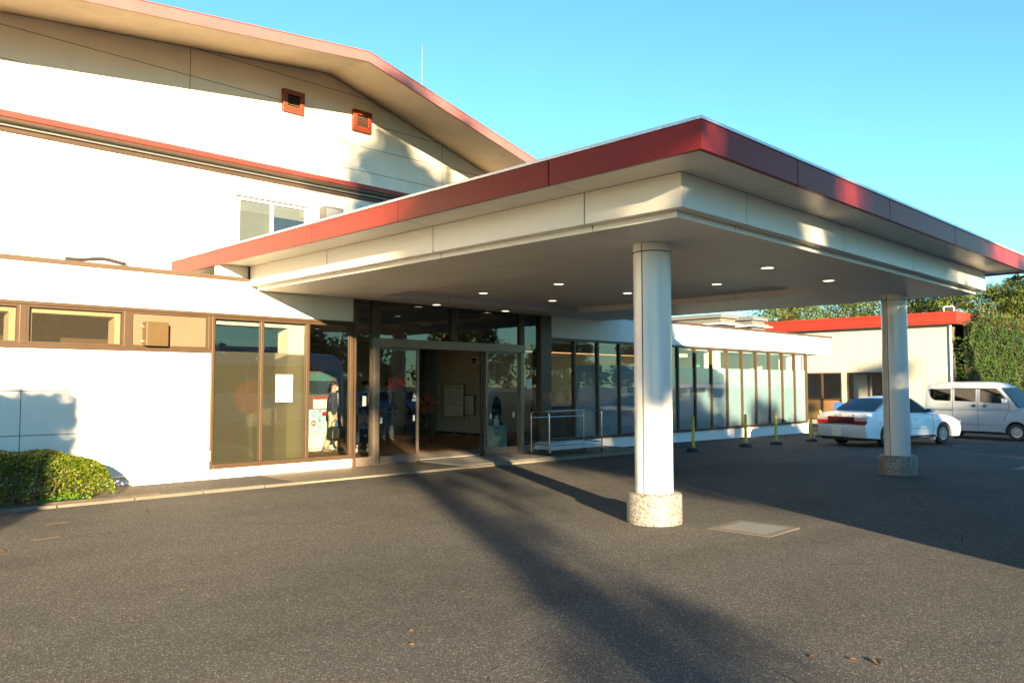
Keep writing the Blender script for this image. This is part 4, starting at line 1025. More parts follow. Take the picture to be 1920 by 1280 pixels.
m = MB(); m.box(xa + 0.02, xb - 0.02, ya + 0.02, yb - 0.02, 0.165, 0.185); m.box(xa + 0.02, xb - 0.02, ya + 0.012, ya + 0.02, 0.15, 0.235); m.build('deck', plain('pale_trolley_deck', (0.55, 0.58, 0.6), 0.4, 0.2), t)
for x in (xa, xb):
    for y in (ya, yb):
        m = MB(); m.lathe([(0.0, -0.015), (0.05, -0.015), (0.055, 0), (0.05, 0.015), (0, 0.015)], (x + 0.02, y, 0.082), 14, 'Y'); wh = m.build('castor', M['black'], t, smooth=True)
        m = MB(); m.box(x - 0.012, x + 0.03, y - 0.022, y + 0.022, 0.10, 0.145); m.build('fork', M['steel'], wh)
o = MB(); o.box(13.56, 14.15, 12.54, 12.98, 0.188, 0.30); o.box(13.60, 14.0, 12.58, 12.94, 0.303, 0.325)
tag(o.build('storage_box', plain('pale_blue_box', (0.42, 0.48, 0.55), 0.6), bevel=0.006), 'flat pale box lying on the left end of the trolley deck', 'box')

t = thing('drain_grate', 'square steel drain grate set in a concrete rim on the asphalt', 'drain', (8.55, 4.69, 0), math.radians(2))
OFF[t.name] = Vector((0, 0, 0))
m = MB(); a_, b_ = 0.385, 0.285
for q in ((-a_, a_, -a_, -b_), (-a_, a_, b_, a_), (-a_, -b_, -b_, b_), (b_, a_, -b_, b_)): m.box(q[0], q[1], q[2], q[3], -0.05, 0.003)
m.build('concrete_rim', M['conc'], t)
m = MB(); m.box(-b_, b_, -b_, b_, -0.05, 0.0012); m.build('pit', M['joint'], t)
m = MB()
for i in range(13):
    c = -b_ + 0.02 + i * (2 * b_ - 0.04) / 12
    m.box(c - 0.007, c + 0.007, -b_, b_, 0.0014, 0.0050)
    m.box(-b_, b_, c - 0.006, c + 0.006, 0.0013, 0.0045)
m.build('grille', plain('bright_grille', (0.15, 0.15, 0.15), 0.45, 0.3), t)
# far utility cover in the shade
o = MB(); o.box(18.6, 19.5, 3.9, 4.5, -0.053, -0.046)
tag(o.build('utility_cover', M['conc']), 'flat worn cover plate in the shaded asphalt at the right', 'cover')
# rust stains on the asphalt
def blob(cx, cy, a, b, n=18):
    m = MB(); m.face([(cx + a * (0.8 + 0.3 * R.random()) * math.cos(2 * PI * i / n), cy + b * (0.8 + 0.3 * R.random()) * math.sin(2 * PI * i / n), 0.004) for i in range(n)])
    return m
blob(2.55, 9.70, 0.17, 0.07).build('rust_stain_patch', M['rust'], kind='structure')
blob(2.94, 10.66, 0.15, 0.07).build('rust_stain_patch', M['rust'], kind='structure')
# fallen leaves
leaf_lab = ['dry yellow leaf at the left edge of the photo', 'tiny yellow leaf right of the leftmost leaf', 'small tan leaf below the rust stains', 'orange brown leaf left of the long tree shadow', 'curled brown leaf, left one of a close pair', 'curled orange leaf, right one of a close pair', 'small leaf just below the close pair of leaves', 'orange leaf lying inside the tree shadow', 'single leaf on the right below the drain', 'small reddish leaf left of the largest leaf', 'thin leaf next to the largest leaf', 'largest pale green leaf near the bottom right', 'specks of leaf in the middle of the asphalt', 'tiny orange leaf left of centre on the asphalt']
for i, (x, y) in enumerate([(2.061, 9.255), (2.269, 9.194), (2.307, 8.802), (4.274, 4.887), (3.355, 4.359), (3.391, 4.308), (3.187, 4.124), (4.464, 3.9), (6.123, 2.538), (4.77, 2.238), (4.898, 2.047), (4.96, 1.933), (3.167, 5.648), (2.703, 6.51)]):
    L_ = 0.045 if i not in (0, 11) else (0.075 if i == 0 else 0.085)
    w_ = L_ * 0.28
    if i in (1, 12, 13): L_ *= 0.7
    m = MB()
    pts = [(-1, 0, 0), (-0.5, 0.8, 0.10), (0.1, 1, 0.16), (0.7, 0.5, 0.1), (1, 0, 0.02), (0.7, -0.5, 0.12), (0.1, -1, 0.2), (-0.5, -0.8, 0.12)]
    c_ = m.bm.verts.new((0, 0, 0.0)); vs = [m.bm.verts.new((p[0] * L_ / 2, p[1] * w_, p[2] * L_)) for p in pts]
    for j in range(8): m.bm.faces.new([c_, vs[j], vs[(j + 1) % 8]])
    o = m.build('fallen_leaf', M['dry_leaf']); o.location = (x, y, 0.006); o.rotation_euler = (R.uniform(-.2, .2), R.uniform(-.2, .2), R.uniform(0, 6.28))
    tag(o, leaf_lab[i], 'leaf', 'fallen leaves on the asphalt')
# wall mounted items
t = thing('wall_box', 'brown square metal box on the beige panel of the left window strip', 'box', (5.05, 13.5, 2.5))
m = MB(); m.box(4.905, 5.255, F - 0.19, F + 0.0, 2.285, 2.675); m.build('casing', M['brown_box'], t, bevel=0.006)
for z in (2.36, 2.60):
    m = MB(); m.box(4.862, 4.905, F - 0.03, F + 0.004, z - 0.02, z + 0.02); m.build('bracket', M['steel_frame'], t)
t = thing('socket_box', 'small white outdoor socket box at the window corner low on the left wall', 'socket', (6.0, 13.55, 0.45))
m = MB(); m.box(5.93, 6.045, F - 0.10, F, 0.335, 0.49); m.prism([(F - 0.12, 0.492), (F, 0.492), (F, 0.56)], 5.92, 6.05, 'X'); m.build('cover', M['white'], t, bevel=0.006)
m = MB(); m.tube([(5.99, F - 0.03, 0.335), (5.99, F - 0.025, 0.24), (5.93, F - 0.022, 0.185), (5.80, F - 0.02, 0.172), (1.0, F - 0.02, 0.165)], 0.018, 8); m.build('conduit', plain('cream_conduit', (0.62, 0.55, 0.38), 0.5), t, smooth=True)
m = MB()
n = 90
pts = []
for i in range(n + 1):
    u = i / n; x = 3.75 + 0.92 * u
    z = 3.60 + 0.055 * math.exp(-((u - 0.6) / 0.28) ** 2) - 0.02 * (u > 0.97)
    pts.append((x, 13.66, z))
m.tube(pts, [0.034 if i % 3 else 0.026 for i in range(n + 1)], 8)
tag(m.build('corrugated_hose', M['hose']), 'black corrugated hose lying on the left parapet', 'hose')

# ------------------------------------------------------------------ notices and things in the lobby
def text(body, size, mat, par, mtx, name='lettering', align='LEFT', space=1.0):
    cu = bpy.data.curves.new(name, 'FONT'); cu.body = body; cu.size = size; cu.align_x = align; cu.space_line = space
    tmp = bpy.data.objects.new('tmp_text', cu); COL.objects.link(tmp)
    bpy.context.view_layer.update()
    me = bpy.data.meshes.new_from_object(tmp.evaluated_get(bpy.context.evaluated_depsgraph_get()))
    bpy.data.objects.remove(tmp); bpy.data.curves.remove(cu)
    me.materials.clear(); me.materials.append(mat)
    me.transform(mtx); me.transform(Matrix.Translation(-OFF.get(par.name, Vector((0, 0, 0)))))
    o = bpy.data.objects.new(name, me); COL.objects.link(o); o.parent = par
    return o
def front(x, y, z): return Matrix.Translation((x, y, z)) @ Matrix(((1, 0, 0, 0), (0, 0, -1, 0), (0, 1, 0, 0), (0, 0, 0, 1)))
def facing_west(x, y, z): return Matrix.Translation((x, y, z)) @ Matrix(((0, 0, -1, 0), (-1, 0, 0, 0), (0, 1, 0, 0), (0, 0, 0, 1)))

t = thing('paper_notice', 'white paper notice with a pale yellow mark taped on the frosted window', 'notice', (7.47, F, 1.33))
m = MB(); m.box(7.297, 7.642, F - 0.004, F - 0.0015, 1.33, 1.835); m.build('sheet', M['paper'], t)
m = MB(); m.prism([(7.47 + 0.034 * math.cos(a * PI / 8), 1.615 + 0.045 * math.sin(a * PI / 8)) for a in range(16)], F - 0.006, F - 0.0045); m.build('mark', M['yellowink'], t)
m = MB(); m.box(7.466, 7.473, F - 0.006, F - 0.0045, 1.675, 1.70); m.box(7.466, 7.473, F - 0.006, F - 0.0045, 1.53, 1.555); m.build('tick', M['ink'], t)
m = MB(); m.box(7.54, 7.61, F - 0.006, F - 0.0045, 1.715, 1.735); m.build('stamp', M['redink'], t)
m = MB(); m.box(7.535, 7.615, F - 0.006, F - 0.0045, 1.765, 1.795); m.build('stamp', M['board'], t)
text('感 染 対 策 中', 0.034, M['ink'], t, front(7.345, F - 0.006, 1.495))

t = thing('information_stand', 'white standing panel with cyan health posters behind the third window', 'display stand', (10.6, 17.4, 0.05))
YB = 17.4
m = MB(); m.box(10.05, 11.15, YB, YB + 0.05, 0.10, 2.0); m.build('panel', M['inner_dark'], t)  # white panel coloured dark, standing in for the shade on its upper part
m = MB(); m.box(10.06, 11.14, YB - 0.008, YB - 0.001, 0.11, 0.44); m.build('sunlit_base', M['white'], t)  # white strip stands in for the sunlit foot of the panel
m = MB(); m.box(10.15, 11.05, YB - 0.2, YB + 0.25, 0.051, 0.10); m.build('foot', M['board'], t)
m = MB(); m.box(10.20, 10.84, YB - 0.012, YB - 0.002, 1.75, 1.935); m.build('teal_poster', M['teal'], t)
m = MB(); m.box(10.20, 10.84, YB - 0.02, YB - 0.002, 1.42, 1.742); m.build('screen', M['screen'], t)
m = MB(); m.box(10.353, 10.74, YB - 0.012, YB - 0.002, 1.05, 1.34); po = m.build('poster', M['paper'], t)
m = MB(); m.box(10.353, 10.74, YB - 0.016, YB - 0.0125, 1.29, 1.34); m.box(10.353, 10.363, YB - 0.016, YB - 0.0125, 1.05, 1.289); m.box(10.73, 10.74, YB - 0.016, YB - 0.0125, 1.05, 1.289); m.box(10.364, 10.729, YB - 0.016, YB - 0.0125, 1.05, 1.06); m.build('red_border', M['redink'], po)
text('お知らせ・ご案内', 0.036, M['ink'], po, front(10.39, YB - 0.014, 1.22)); 
m = MB()
for cx_, cz_ in ((10.45, 1.13), (10.62, 1.13)):
    m.lathe([(0.04, 0), (0.046, 0), (0.046, 0.002), (0.04, 0.002)], (cx_, YB - 0.015, cz_), 16, 'Y', cap=False)
m.build('pictogram', M['ink'], po)
m = MB(); m.box(10.20, 10.95, YB - 0.010, YB - 0.002, 0.45, 1.04); cy_ = m.build('cyan_poster', M['cyanpaper'], t)
m = MB(); m.lathe([(0.0, 0), (0.062, 0), (0.062, 0.003), (0, 0.003)], (10.375, YB - 0.015, 0.935), 20, 'Y'); m.build('blue_disc', M['blueink'], cy_)
m = MB(); m.lathe([(0.0, 0), (0.066, 0), (0.066, 0.003), (0, 0.003)], (10.37, YB - 0.015, 0.71), 20, 'Y'); m.build('red_disc', M['redink'], cy_)
m = MB(); m.box(10.33, 10.348, YB - 0.018, YB - 0.0155, 0.68, 0.74); m.box(10.392, 10.41, YB - 0.018, YB - 0.0155, 0.68, 0.74); m.box(10.348, 10.392, YB - 0.018, YB - 0.0155, 0.70, 0.72); m.box(10.34, 10.41, YB - 0.018, YB - 0.0155, 0.905, 0.965); m.build('disc_mark', M['paper'], cy_)
m = MB(); m.lathe([(0.0, 0), (0.06, 0), (0.06, 0.003), (0, 0.003)], (10.66, YB - 0.015, 0.93), 20, 'Y'); m.build('red_disc', M['redink'], cy_)
text('毒\n・\n除\n菌\n・\n抗', 0.085, M['navyink'], cy_, front(10.495, YB - 0.012, 0.97), 'lettering', 'LEFT', 0.9)

t = thing('notice_board', 'large grey notice board with Japanese text on a thin stand in the lobby', 'sign', (16.68, 19.5, 0.05))
m = MB(); m.box(16.66, 16.69, 19.02, 19.99, 0.64, 1.65); bd = m.build('board', M['board'], t)
m = MB(); m.box(16.64, 16.70, 19.0, 20.01, 1.652, 1.675); m.box(16.64, 16.70, 19.0, 20.01, 0.615, 0.638); m.box(16.64, 16.70, 19.0, 19.018, 0.639, 1.651); m.box(16.64, 16.70, 19.992, 20.01, 0.639, 1.651); m.build('edge_frame', M['steel_frame'], t)
m = MB(); m.tube([(16.70, 19.5, 0.05), (16.70, 19.5, 0.62)], 0.018, 8); m.box(16.5, 16.85, 19.35, 19.65, 0.05, 0.065); m.build('stand', M['steel'], t)
text('服装についてのお願い', 0.075, M['ink'], bd, facing_west(16.655, 19.84, 1.525))
text('一、クラブの品位を保つ服装で\n　　ご来場ください。\n一、ジーンズ・Ｔシャツ・サンダル\n　　の着用はご遠慮ください。\n一、クラブハウス内では帽子を\n　　お取りください。\n一、ルールを守りお楽しみください。', 0.052, M['ink'], bd, facing_west(16.655, 19.90, 1.40), 'lettering', 'LEFT', 1.25)
text('支配人', 0.052, M['ink'], bd, facing_west(16.655, 19.35, 0.72))
t = thing('blank_board', 'smaller blank white board on a thin stand right of the notice board', 'sign', (16.78, 18.9, 0.05))
m = MB(); m.box(16.77, 16.80, 18.66, 19.14, 0.716, 1.31); m.build('board', M['paper'], t)
m = MB(); m.box(16.76, 16.81, 18.64, 18.659, 0.70, 1.33); m.box(16.76, 16.81, 19.141, 19.16, 0.70, 1.33); m.box(16.76, 16.81, 18.66, 19.14, 1.311, 1.33); m.box(16.76, 16.81, 18.66, 19.14, 0.70, 0.715); m.build('edge_frame', M['bronze'], t)
m = MB(); m.tube([(16.79, 18.9, 0.05), (16.79, 18.9, 0.70)], 0.014, 8); m.box(16.66, 16.85, 18.8, 19.0, 0.05, 0.06); m.build('stand', M['steel'], t)
t = thing('wall_display', 'small square white wall display with dark lettering high on the beige partition', 'display', (16.88, 18.75, 2.4))
m = MB(); m.box(16.855, 16.899, 18.58, 18.94, 2.28, 2.52); m.build('casing', M['paper'], t, bevel=0.008)
m = MB(); m.box(16.850, 16.8545, 18.64, 18.88, 2.40, 2.475); m.box(16.850, 16.8545, 18.66, 18.86, 2.325, 2.37); m.build('screen', M['screen'], t)

t = thing('pedestal_fan', 'black pedestal fan with orange blades on a tripod inside the entrance', 'fan', (14.2, 17.75, 0.05), math.atan2(-0.78, -0.62), local=True)
m = MB()
for k in range(3):
    rr = 0.34 - k * 0.11
    m.lathe([(rr, 0.06 - 0.02 * k), (rr + 0.007, 0.065 - 0.02 * k)], (0.02, 0, 1.06), 32, 'X', cap=False)
for sgn in (-1, 1):
    for k in range(18):
        a = 2 * PI * k / 18
        m.tube([(0.02 + sgn * 0.10, 0.06 * math.cos(a), 1.06 + 0.06 * math.sin(a)), (0.02 + sgn * 0.07, 0.26 * math.cos(a), 1.06 + 0.26 * math.sin(a)), (0.02, 0.35 * math.cos(a), 1.06 + 0.35 * math.sin(a))], 0.0035, 4)
ring = [(0.02, 0.35 * math.cos(2 * PI * k / 32), 1.06 + 0.35 * math.sin(2 * PI * k / 32)) for k in range(33)]
m.tube(ring, 0.012, 6)
m.build('grille', M['fan_black'], t)
m = MB()
for k in range(5):
    a0 = 2 * PI * k / 5
    m.face([(0.03 + dx, rr * math.cos(a0 + da), 1.06 + rr * math.sin(a0 + da)) for rr, da, dx in ((0.05, 0.0, 0), (0.20, -0.1, 0.02), (0.31, 0.05, 0.03), (0.31, 0.75, -0.02), (0.20, 0.85, -0.02), (0.05, 0.9, 0))])
    
m.build('blade', M['orange'], t)
m = MB(); m.lathe([(0.0, -0.2), (0.07, -0.18), (0.08, -0.05), (0.05, 0.0), (0, 0.0)], (0.0, 0, 1.06), 16, 'X'); m.build('motor', M['fan_black'], t, smooth=True)
m = MB(); m.tube([(-0.08, 0, 0.42), (-0.08, 0, 1.06)], 0.02, 8); m.build('pole', M['fan_black'], t)
for k in range(3):
    a = 2 * PI * k / 3 + 0.3
    m = MB(); m.tube([(-0.08, 0, 0.50), (-0.08 + 0.42 * math.cos(a), 0.42 * math.sin(a), 0.015)], 0.014, 6); m.build('leg', M['fan_black'], t)

t = thing('sanitizer_cabinet', 'pale mint cabinet behind the right glass door carrying a pump bottle', 'cabinet', (13.85, 14.55, 0.05))
m = MB(); m.box(13.60, 14.06, 14.40, 14.75, 0.056, 0.64); m.build('cabinet_body', M['mint'], t, bevel=0.01)
m = MB(); m.box(13.62, 13.75, 14.392, 14.399, 0.42, 0.60); m.build('blue_label', M['blueink'], t)
m = MB(); m.box(13.645, 13.725, 14.388, 14.3915, 0.47, 0.55); m.build('label_window', M['paper'], t)
t = thing('pump_bottle', 'white pump bottle standing on the pale mint cabinet', 'bottle', (13.83, 14.55, 0.64))
m = MB(); m.lathe([(0.0, 0), (0.07, 0), (0.07, 0.14), (0.04, 0.17), (0.02, 0.18), (0.02, 0.21), (0, 0.21)], (13.83, 14.55, 0.641), 16); m.build('bottle_body', M['paper'], t, smooth=True)
m = MB(); m.box(13.80, 13.93, 14.53, 14.57, 0.852, 0.878); m.tube([(13.83, 14.55, 0.84), (13.83, 14.55, 0.86)], 0.012, 6); m.build('pump', M['paper'], t)

def golf_bag(label, x, y, tilt, mat, h=1.05):
    t = thing('golf_bag', label, 'golf bag', (x, y, 0.05), tilt, 'golf bags stored inside the entrance', local=True)
    m = MB(); m.lathe([(0.0, 0), (0.13, 0), (0.135, 0.05), (0.12, 0.4), (0.115, h - 0.25), (0.14, h - 0.05), (0.14, h), (0.0, h - 0.06)], (0, 0, 0), 18); m.build('bag_body', mat, t, smooth=True)
    m = MB(); m.box(-0.07, 0.07, -0.17, -0.11, 0.15, 0.6); m.build('pocket', mat, t, bevel=0.02)
    m = MB(); m.lathe([(0.12, h), (0.11, h + 0.15), (0.05, h + 0.28), (0, h + 0.3)], (0, 0, 0), 16); m.build('hood', mat, t, smooth=True)
golf_bag('black golf bag standing behind the first clear wing window', 15.25, 14.5, 0.4, M['leather'], 1.12)
golf_bag('black golf bag in the gap between the door pillar and window', 14.55, 15.3, 1.2, M['navy'], 1.0)
t = thing('round_orange_panel', 'round orange red panel on a stand, blurred behind the frosted left windows', 'panel', (7.40, 14.9, 0.05))
m = MB(); m.lathe([(0.0, 0), (0.34, 0), (0.34, 0.03), (0, 0.03)], (7.40, 14.9, 1.40), 28, 'Y'); m.build('disc', plain('bright_orange_panel', (0.75, 0.14, 0.02), 0.6), t)
m = MB(); m.tube([(7.40, 14.95, 0.05), (7.40, 14.95, 1.3)], 0.02, 8); m.box(7.2, 7.6, 14.8, 15.1, 0.05, 0.07); m.build('stand', M['steel'], t)

# ------------------------------------------------------------------ people
def skinned(name, verts, edges, radii, mat, par, root=0, sub=2, extra=None):
    me = bpy.data.meshes.new(name); me.from_pydata([tuple(v) for v in verts], edges, [])
    o = bpy.data.objects.new(name, me); COL.objects.link(o)
    md = o.modifiers.new('skin', 'SKIN'); md.use_smooth_shade = True
    if not me.skin_vertices: pass
    for i, r in enumerate(radii):
        sv = me.skin_vertices[0].data[i]
        sv.radius = (r, r) if not isinstance(r, tuple) else r
        sv.use_root = (i == root)
    s = o.modifiers.new('sub', 'SUBSURF'); s.levels = sub; s.render_levels = sub
    bpy.context.view_layer.update()
    m2 = bpy.data.meshes.new_from_object(o.evaluated_get(bpy.context.evaluated_depsgraph_get()))
    bpy.data.objects.remove(o); bpy.data.meshes.remove(me)
    if extra: extra(m2)
    m2.materials.clear()
    for mm in (mat if isinstance(mat, (list, tuple)) else [mat]): m2.materials.append(mm)
    for p in m2.polygons: p.use_smooth = True
    o = bpy.data.objects.new(name, m2); COL.objects.link(o); o.parent = par
    return o

def person(label, loc, rz, J, coat, trousers, shoes, mask=True, hem=0.80):
    """J: joint positions (x forward, y left, z up)"""
    t = thing('person', label, 'person', loc, rz, local=True)
    V = []; E = []; Rr = []
    def add(p, r, link=None):
        V.append(Vector(p)); Rr.append(r); i = len(V) - 1
        if link is not None: E.append((link, i))
        return i
    pel = add(J['pelvis'], (0.155, 0.115)); sp = add(J['spine'], (0.14, 0.105), pel); ch = add(J['chest'], (0.165, 0.12), sp)
    nk = add(J['neck'], 0.056, ch); hd0 = add(J['jaw'], (0.068, 0.078), nk); hd1 = add(J['head'], (0.080, 0.098), hd0); hd2 = add(J['crown'], (0.055, 0.065), hd1)
    hands = []
    for s in ('L', 'R'):
        a = add(J['sh' + s], 0.058, ch); b = add(J['el' + s], 0.043, a); c = add(J['wr' + s], 0.028, b); d = add(J['ha' + s], (0.036, 0.020), c); hands.append((c, d, s))
        h = add(J['hip' + s], 0.092, pel); kx = add(J['kn' + s], 0.060, h); an = add(J['an' + s], 0.040, kx)
        toe = Vector(J['an' + s]) + Vector((0.15, 0, -0.045)); add(toe, (0.04, 0.03), an)
    def extra(me):
        bm = bmesh.new(); bm.from_mesh(me); q = MB(); q.bm.free(); q.bm = bm
        for c, d, s in hands:
            w, h = V[c], V[d]; dr = (h - w).normalized(); side = Vector((1, 0, 0)); side = (side - dr * side.dot(dr)).normalized(); nrm = dr.cross(side)
            curl = nrm * (0.02 if s == 'L' else -0.02)
            for i, ln in enumerate((0.068, 0.078, 0.072, 0.056)):
                b = h + side * (0.030 - 0.020 * i)
                q.tube([b - dr * 0.015, b + dr * ln * 0.5 + curl * 0.3, b + dr * ln * 0.8 + curl * 1.0, b + dr * ln * 0.82 + curl * 1.7], [0.0095, 0.009, 0.008, 0.006], 6)
            b = w + dr * 0.03 + side * 0.028
            q.tube([b, b + side * 0.022 + dr * 0.03, b + side * 0.024 + dr * 0.058 + curl * 0.4], [0.011, 0.010, 0.007], 6)
        H = V[hd1]; f = Vector((1, 0, 0))
        q.tube([H + Vector((0.088, 0, 0.01)), H + Vector((0.108, 0, -0.03)), H + Vector((0.09, 0, -0.04))], [0.008, 0.014, 0.01], 6)
        for s in (-1, 1):
            q.tube([H + Vector((0.0, s * 0.078, 0.02)), H + Vector((-0.015, s * 0.088, 0.0)), H + Vector((0.0, s * 0.08, -0.035))], [0.012, 0.014, 0.01], 6)
            q.tube([H + Vector((0.083, s * 0.032, 0.012)), H + Vector((0.093, s * 0.032, 0.012))], [0.012, 0.008], 8, 1)
        q.tube([H + Vector((0.085, -0.025, -0.075)), H + Vector((0.094, 0, -0.077)), H + Vector((0.085, 0.025, -0.075))], [0.005, 0.007, 0.005], 6, 1)
        bm.to_mesh(me); bm.free()
    skinned('body', V, E, Rr, [M['skin'], M['hair']], t, 0, 2, extra)
    # trousers
    V2 = []; E2 = []; R2 = []
    def add2(p, r, link=None):
        V2.append(Vector(p)); R2.append(r); i = len(V2) - 1
        if link is not None: E2.append((link, i))
        return i
    p0 = add2(Vector(J['pelvis']) + Vector((0, 0, 0.02)), (0.172, 0.132)); p1 = add2(Vector(J['pelvis']) + Vector((0, 0, 0.12)), (0.16, 0.122), p0)
    for s in ('L', 'R'):
        h = add2(J['hip' + s], 0.112, p0); kx = add2(J['kn' + s], 0.084, h); an = add2(Vector(J['an' + s]) + Vector((0, 0, 0.01)), 0.070, kx)
    skinned('trousers', V2, E2, R2, trousers, t)
    # coat
    V2.clear(); E2.clear(); R2.clear()
    c0 = add2(J['chest'], (0.192, 0.145)); c1 = add2(J['spine'], (0.172, 0.135), c0)
    c2 = add2(Vector(J['pelvis']) + Vector((0, 0, 0.0)), (0.185, 0.15), c1); add2((J['pelvis'][0], J['pelvis'][1], hem), (0.185, 0.15), c2)
    add2(Vector(J['neck']) + Vector((-0.01, 0, -0.03)), 0.085, c0)
    for s in ('L', 'R'):
        a = add2(J['sh' + s], 0.080, c0); b = add2(J['el' + s], 0.062, a); c = add2(Vector(J['wr' + s]).lerp(Vector(J['el' + s]), 0.06), 0.047, b)
    skinned('jacket', V2, E2, R2, coat, t)
    # shirt front, hair, shoes, mask
    ct = Vector(J['chest']); H = Vector(J['head'])
    m = MB(); m.loft([[ct + Vector((0.135, -0.055, 0.10)), ct + Vector((0.135, 0.055, 0.10)), ct + Vector((0.10, 0.05, 0.14)), ct + Vector((0.10, -0.05, 0.14))], [ct + Vector((0.152, -0.045, -0.02)), ct + Vector((0.152, 0.045, -0.02)), ct + Vector((0.10, 0.05, -0.02)), ct + Vector((0.10, -0.05, -0.02))], [ct + Vector((0.150, -0.012, -0.2)), ct + Vector((0.150, 0.012, -0.2)), ct + Vector((0.10, 0.01, -0.2)), ct + Vector((0.10, -0.01, -0.2))]])
    m.build('shirt', M['shirt'], t)
    rings = []
    for i in range(8):
        a = PI * 0.5 * i / 7.0; rr = math.cos(a)
        rings.append([H + Vector((-0.012 + 0.108 * rr * math.cos(2 * PI * j / 16) * (0.86 if math.cos(2 * PI * j / 16) > 0 else 1), 0.092 * rr * math.sin(2 * PI * j / 16), 0.022 + 0.095 * math.sin(a) - (0.07 * max(0, -math.cos(2 * PI * j / 16)) if i == 0 else 0))) for j in range(16)])
    m = MB(); m.loft(rings); m.build('hair', M['hair'], t, smooth=True)
    if mask:
        m = MB(); m.loft([[H + Vector((0.05, -0.078, -0.02)), H + Vector((0.098, -0.03, -0.022)), H + Vector((0.114, 0, -0.024)), H + Vector((0.098, 0.03, -0.022)), H + Vector((0.05, 0.078, -0.02))], [H + Vector((0.045, -0.074, -0.11)), H + Vector((0.092, -0.03, -0.115)), H + Vector((0.108, 0, -0.118)), H + Vector((0.092, 0.03, -0.115)), H + Vector((0.045, 0.074, -0.11))]], False, False); m.build('mask', M['paper'], t)
    for s in ('L', 'R'):
        a = Vector(J['an' + s]); z0 = a.z - 0.085
        m = MB(); m.loft([[(a.x + dx, a.y - w, z0), (a.x + dx, a.y + w, z0), (a.x + dx, a.y + w * 0.9, z0 + h), (a.x + dx, a.y - w * 0.9, z0 + h)] for dx, w, h in ((-0.075, 0.03, 0.07), (-0.05, 0.042, 0.095), (0.02, 0.046, 0.09), (0.10, 0.05, 0.065), (0.165, 0.045, 0.05), (0.20, 0.025, 0.03))])
        m.build('shoe', shoes, t, bevel=0.012)
    return t

def pose(stride=0.0, armR=(0.05, 0), armL=(0.05, 0)):
    J = dict(pelvis=(0, 0, 0.90), spine=(0.0, 0, 1.08), chest=(0.01, 0, 1.28), neck=(0.01, 0, 1.43), jaw=(0.035, 0, 1.50), head=(0.03, 0, 1.575), crown=(0.02, 0, 1.63))
    for s, sg, a in (('L', 1, armL), ('R', -1, armR)):
        J['sh' + s] = (0.0, sg * 0.175, 1.35); J['el' + s] = (-0.04 + a[0] * 0.5, sg * 0.225, 1.09); J['wr' + s] = (0.02 + a[0], sg * 0.235, 0.86 + a[1]); J['ha' + s] = (0.04 + a[0] * 1.1, sg * 0.235, 0.78 + a[1])
        st = stride * sg
        J['hip' + s] = (0, sg * 0.09, 0.86); J['kn' + s] = (0.03 + st * 0.45, sg * 0.095, 0.47); J['an' + s] = (-0.02 + st, sg * 0.10, 0.085)
    return J
person('person in a navy jacket and beige trousers carrying a black bag behind the third window', (10.50, 16.75, 0.05), math.radians(-25), pose(0.16, (0.0, 0), (0.06, 0.02)), M['navy'], M['beige_cloth'], M['brownshoe'], True, 0.78)
person('person in navy top and light grey trousers behind the narrow side window', (11.0, 16.15, 0.05), math.radians(-60), pose(0.10, (0.08, 0.0), (0.02, 0)), M['navy'], M['grey_cloth'], M['shoe'], False, 0.86)
person('person in dark top and pale jeans standing behind the left glass door', (13.45, 18.6, 0.05), math.radians(-100), pose(0.05), M['navy'], M['denim'], M['brownshoe'], False, 0.86)

def boston(label, loc, rz, mat, L_=0.46, h=0.30, w=0.2, panel=None):
    t = thing('bag', label, 'bag', loc, rz, 'travel bags in the lobby', local=True)
    prof = [(-L_ / 2, 0.0), (L_ / 2, 0.0), (L_ / 2, h * 0.62), (L_ * 0.40, h * 0.88), (L_ * 0.25, h), (-L_ * 0.25, h), (-L_ * 0.40, h * 0.88), (-L_ / 2, h * 0.62)]
    m = MB(); m.prism(prof, -w / 2, w / 2, 'Y'); m.build('bag_body', mat, t, bevel=0.03, segs=3)
    for s in (-1, 1):
        m = MB(); m.tube([(-0.10, s * w * 0.4, h * 0.9), (-0.08, s * w * 0.3, h + 0.10), (0, s * w * 0.15, h + 0.15), (0.08, s * w * 0.3, h + 0.10), (0.10, s * w * 0.4, h * 0.9)], 0.011, 6); m.build('handle', M['bronze'] if panel is None else M['navyink'], t)
    if panel:
        m = MB(); m.prism([(-L_ * 0.12, h * 0.06), (L_ * 0.12, h * 0.06), (L_ * 0.12, h * 0.86), (0, h * 0.92), (-L_ * 0.12, h * 0.86)], -w / 2 - 0.012, -w / 2 - 0.001, 'Y'); m.build('front_pocket', panel, t, bevel=0.008)
    else:
        m = MB(); m.box(-0.03, 0.03, -w / 2 - 0.008, -w / 2 - 0.001, h * 0.45, h * 0.62); m.build('tag', M['yellowink'], t)
    return t
# ------------------------------------------------------------------ plants
def leaf_quad(mb, p, n, size, asp=0.55, spin=None, mi=0):
    n = Vector(n).normalized()
    a = n.orthogonal().normalized(); b = n.cross(a)
    th = R.uniform(0, 6.28) if spin is None else spin
    u = a * math.cos(th) + b * math.sin(th); v = n.cross(u)
    u = u * size * 0.5; v = v * size * asp * 0.5
    p = Vector(p)
    mb.face([p - u, p + v - u * 0.1 + n * size * 0.06, p + u, p - v - u * 0.1 + n * size * 0.06], mi)

def rdir():
    z = R.uniform(-1, 1); a = R.uniform(0, 2 * PI); r = math.sqrt(1 - z * z)
    return Vector((r * math.cos(a), r * math.sin(a), z))

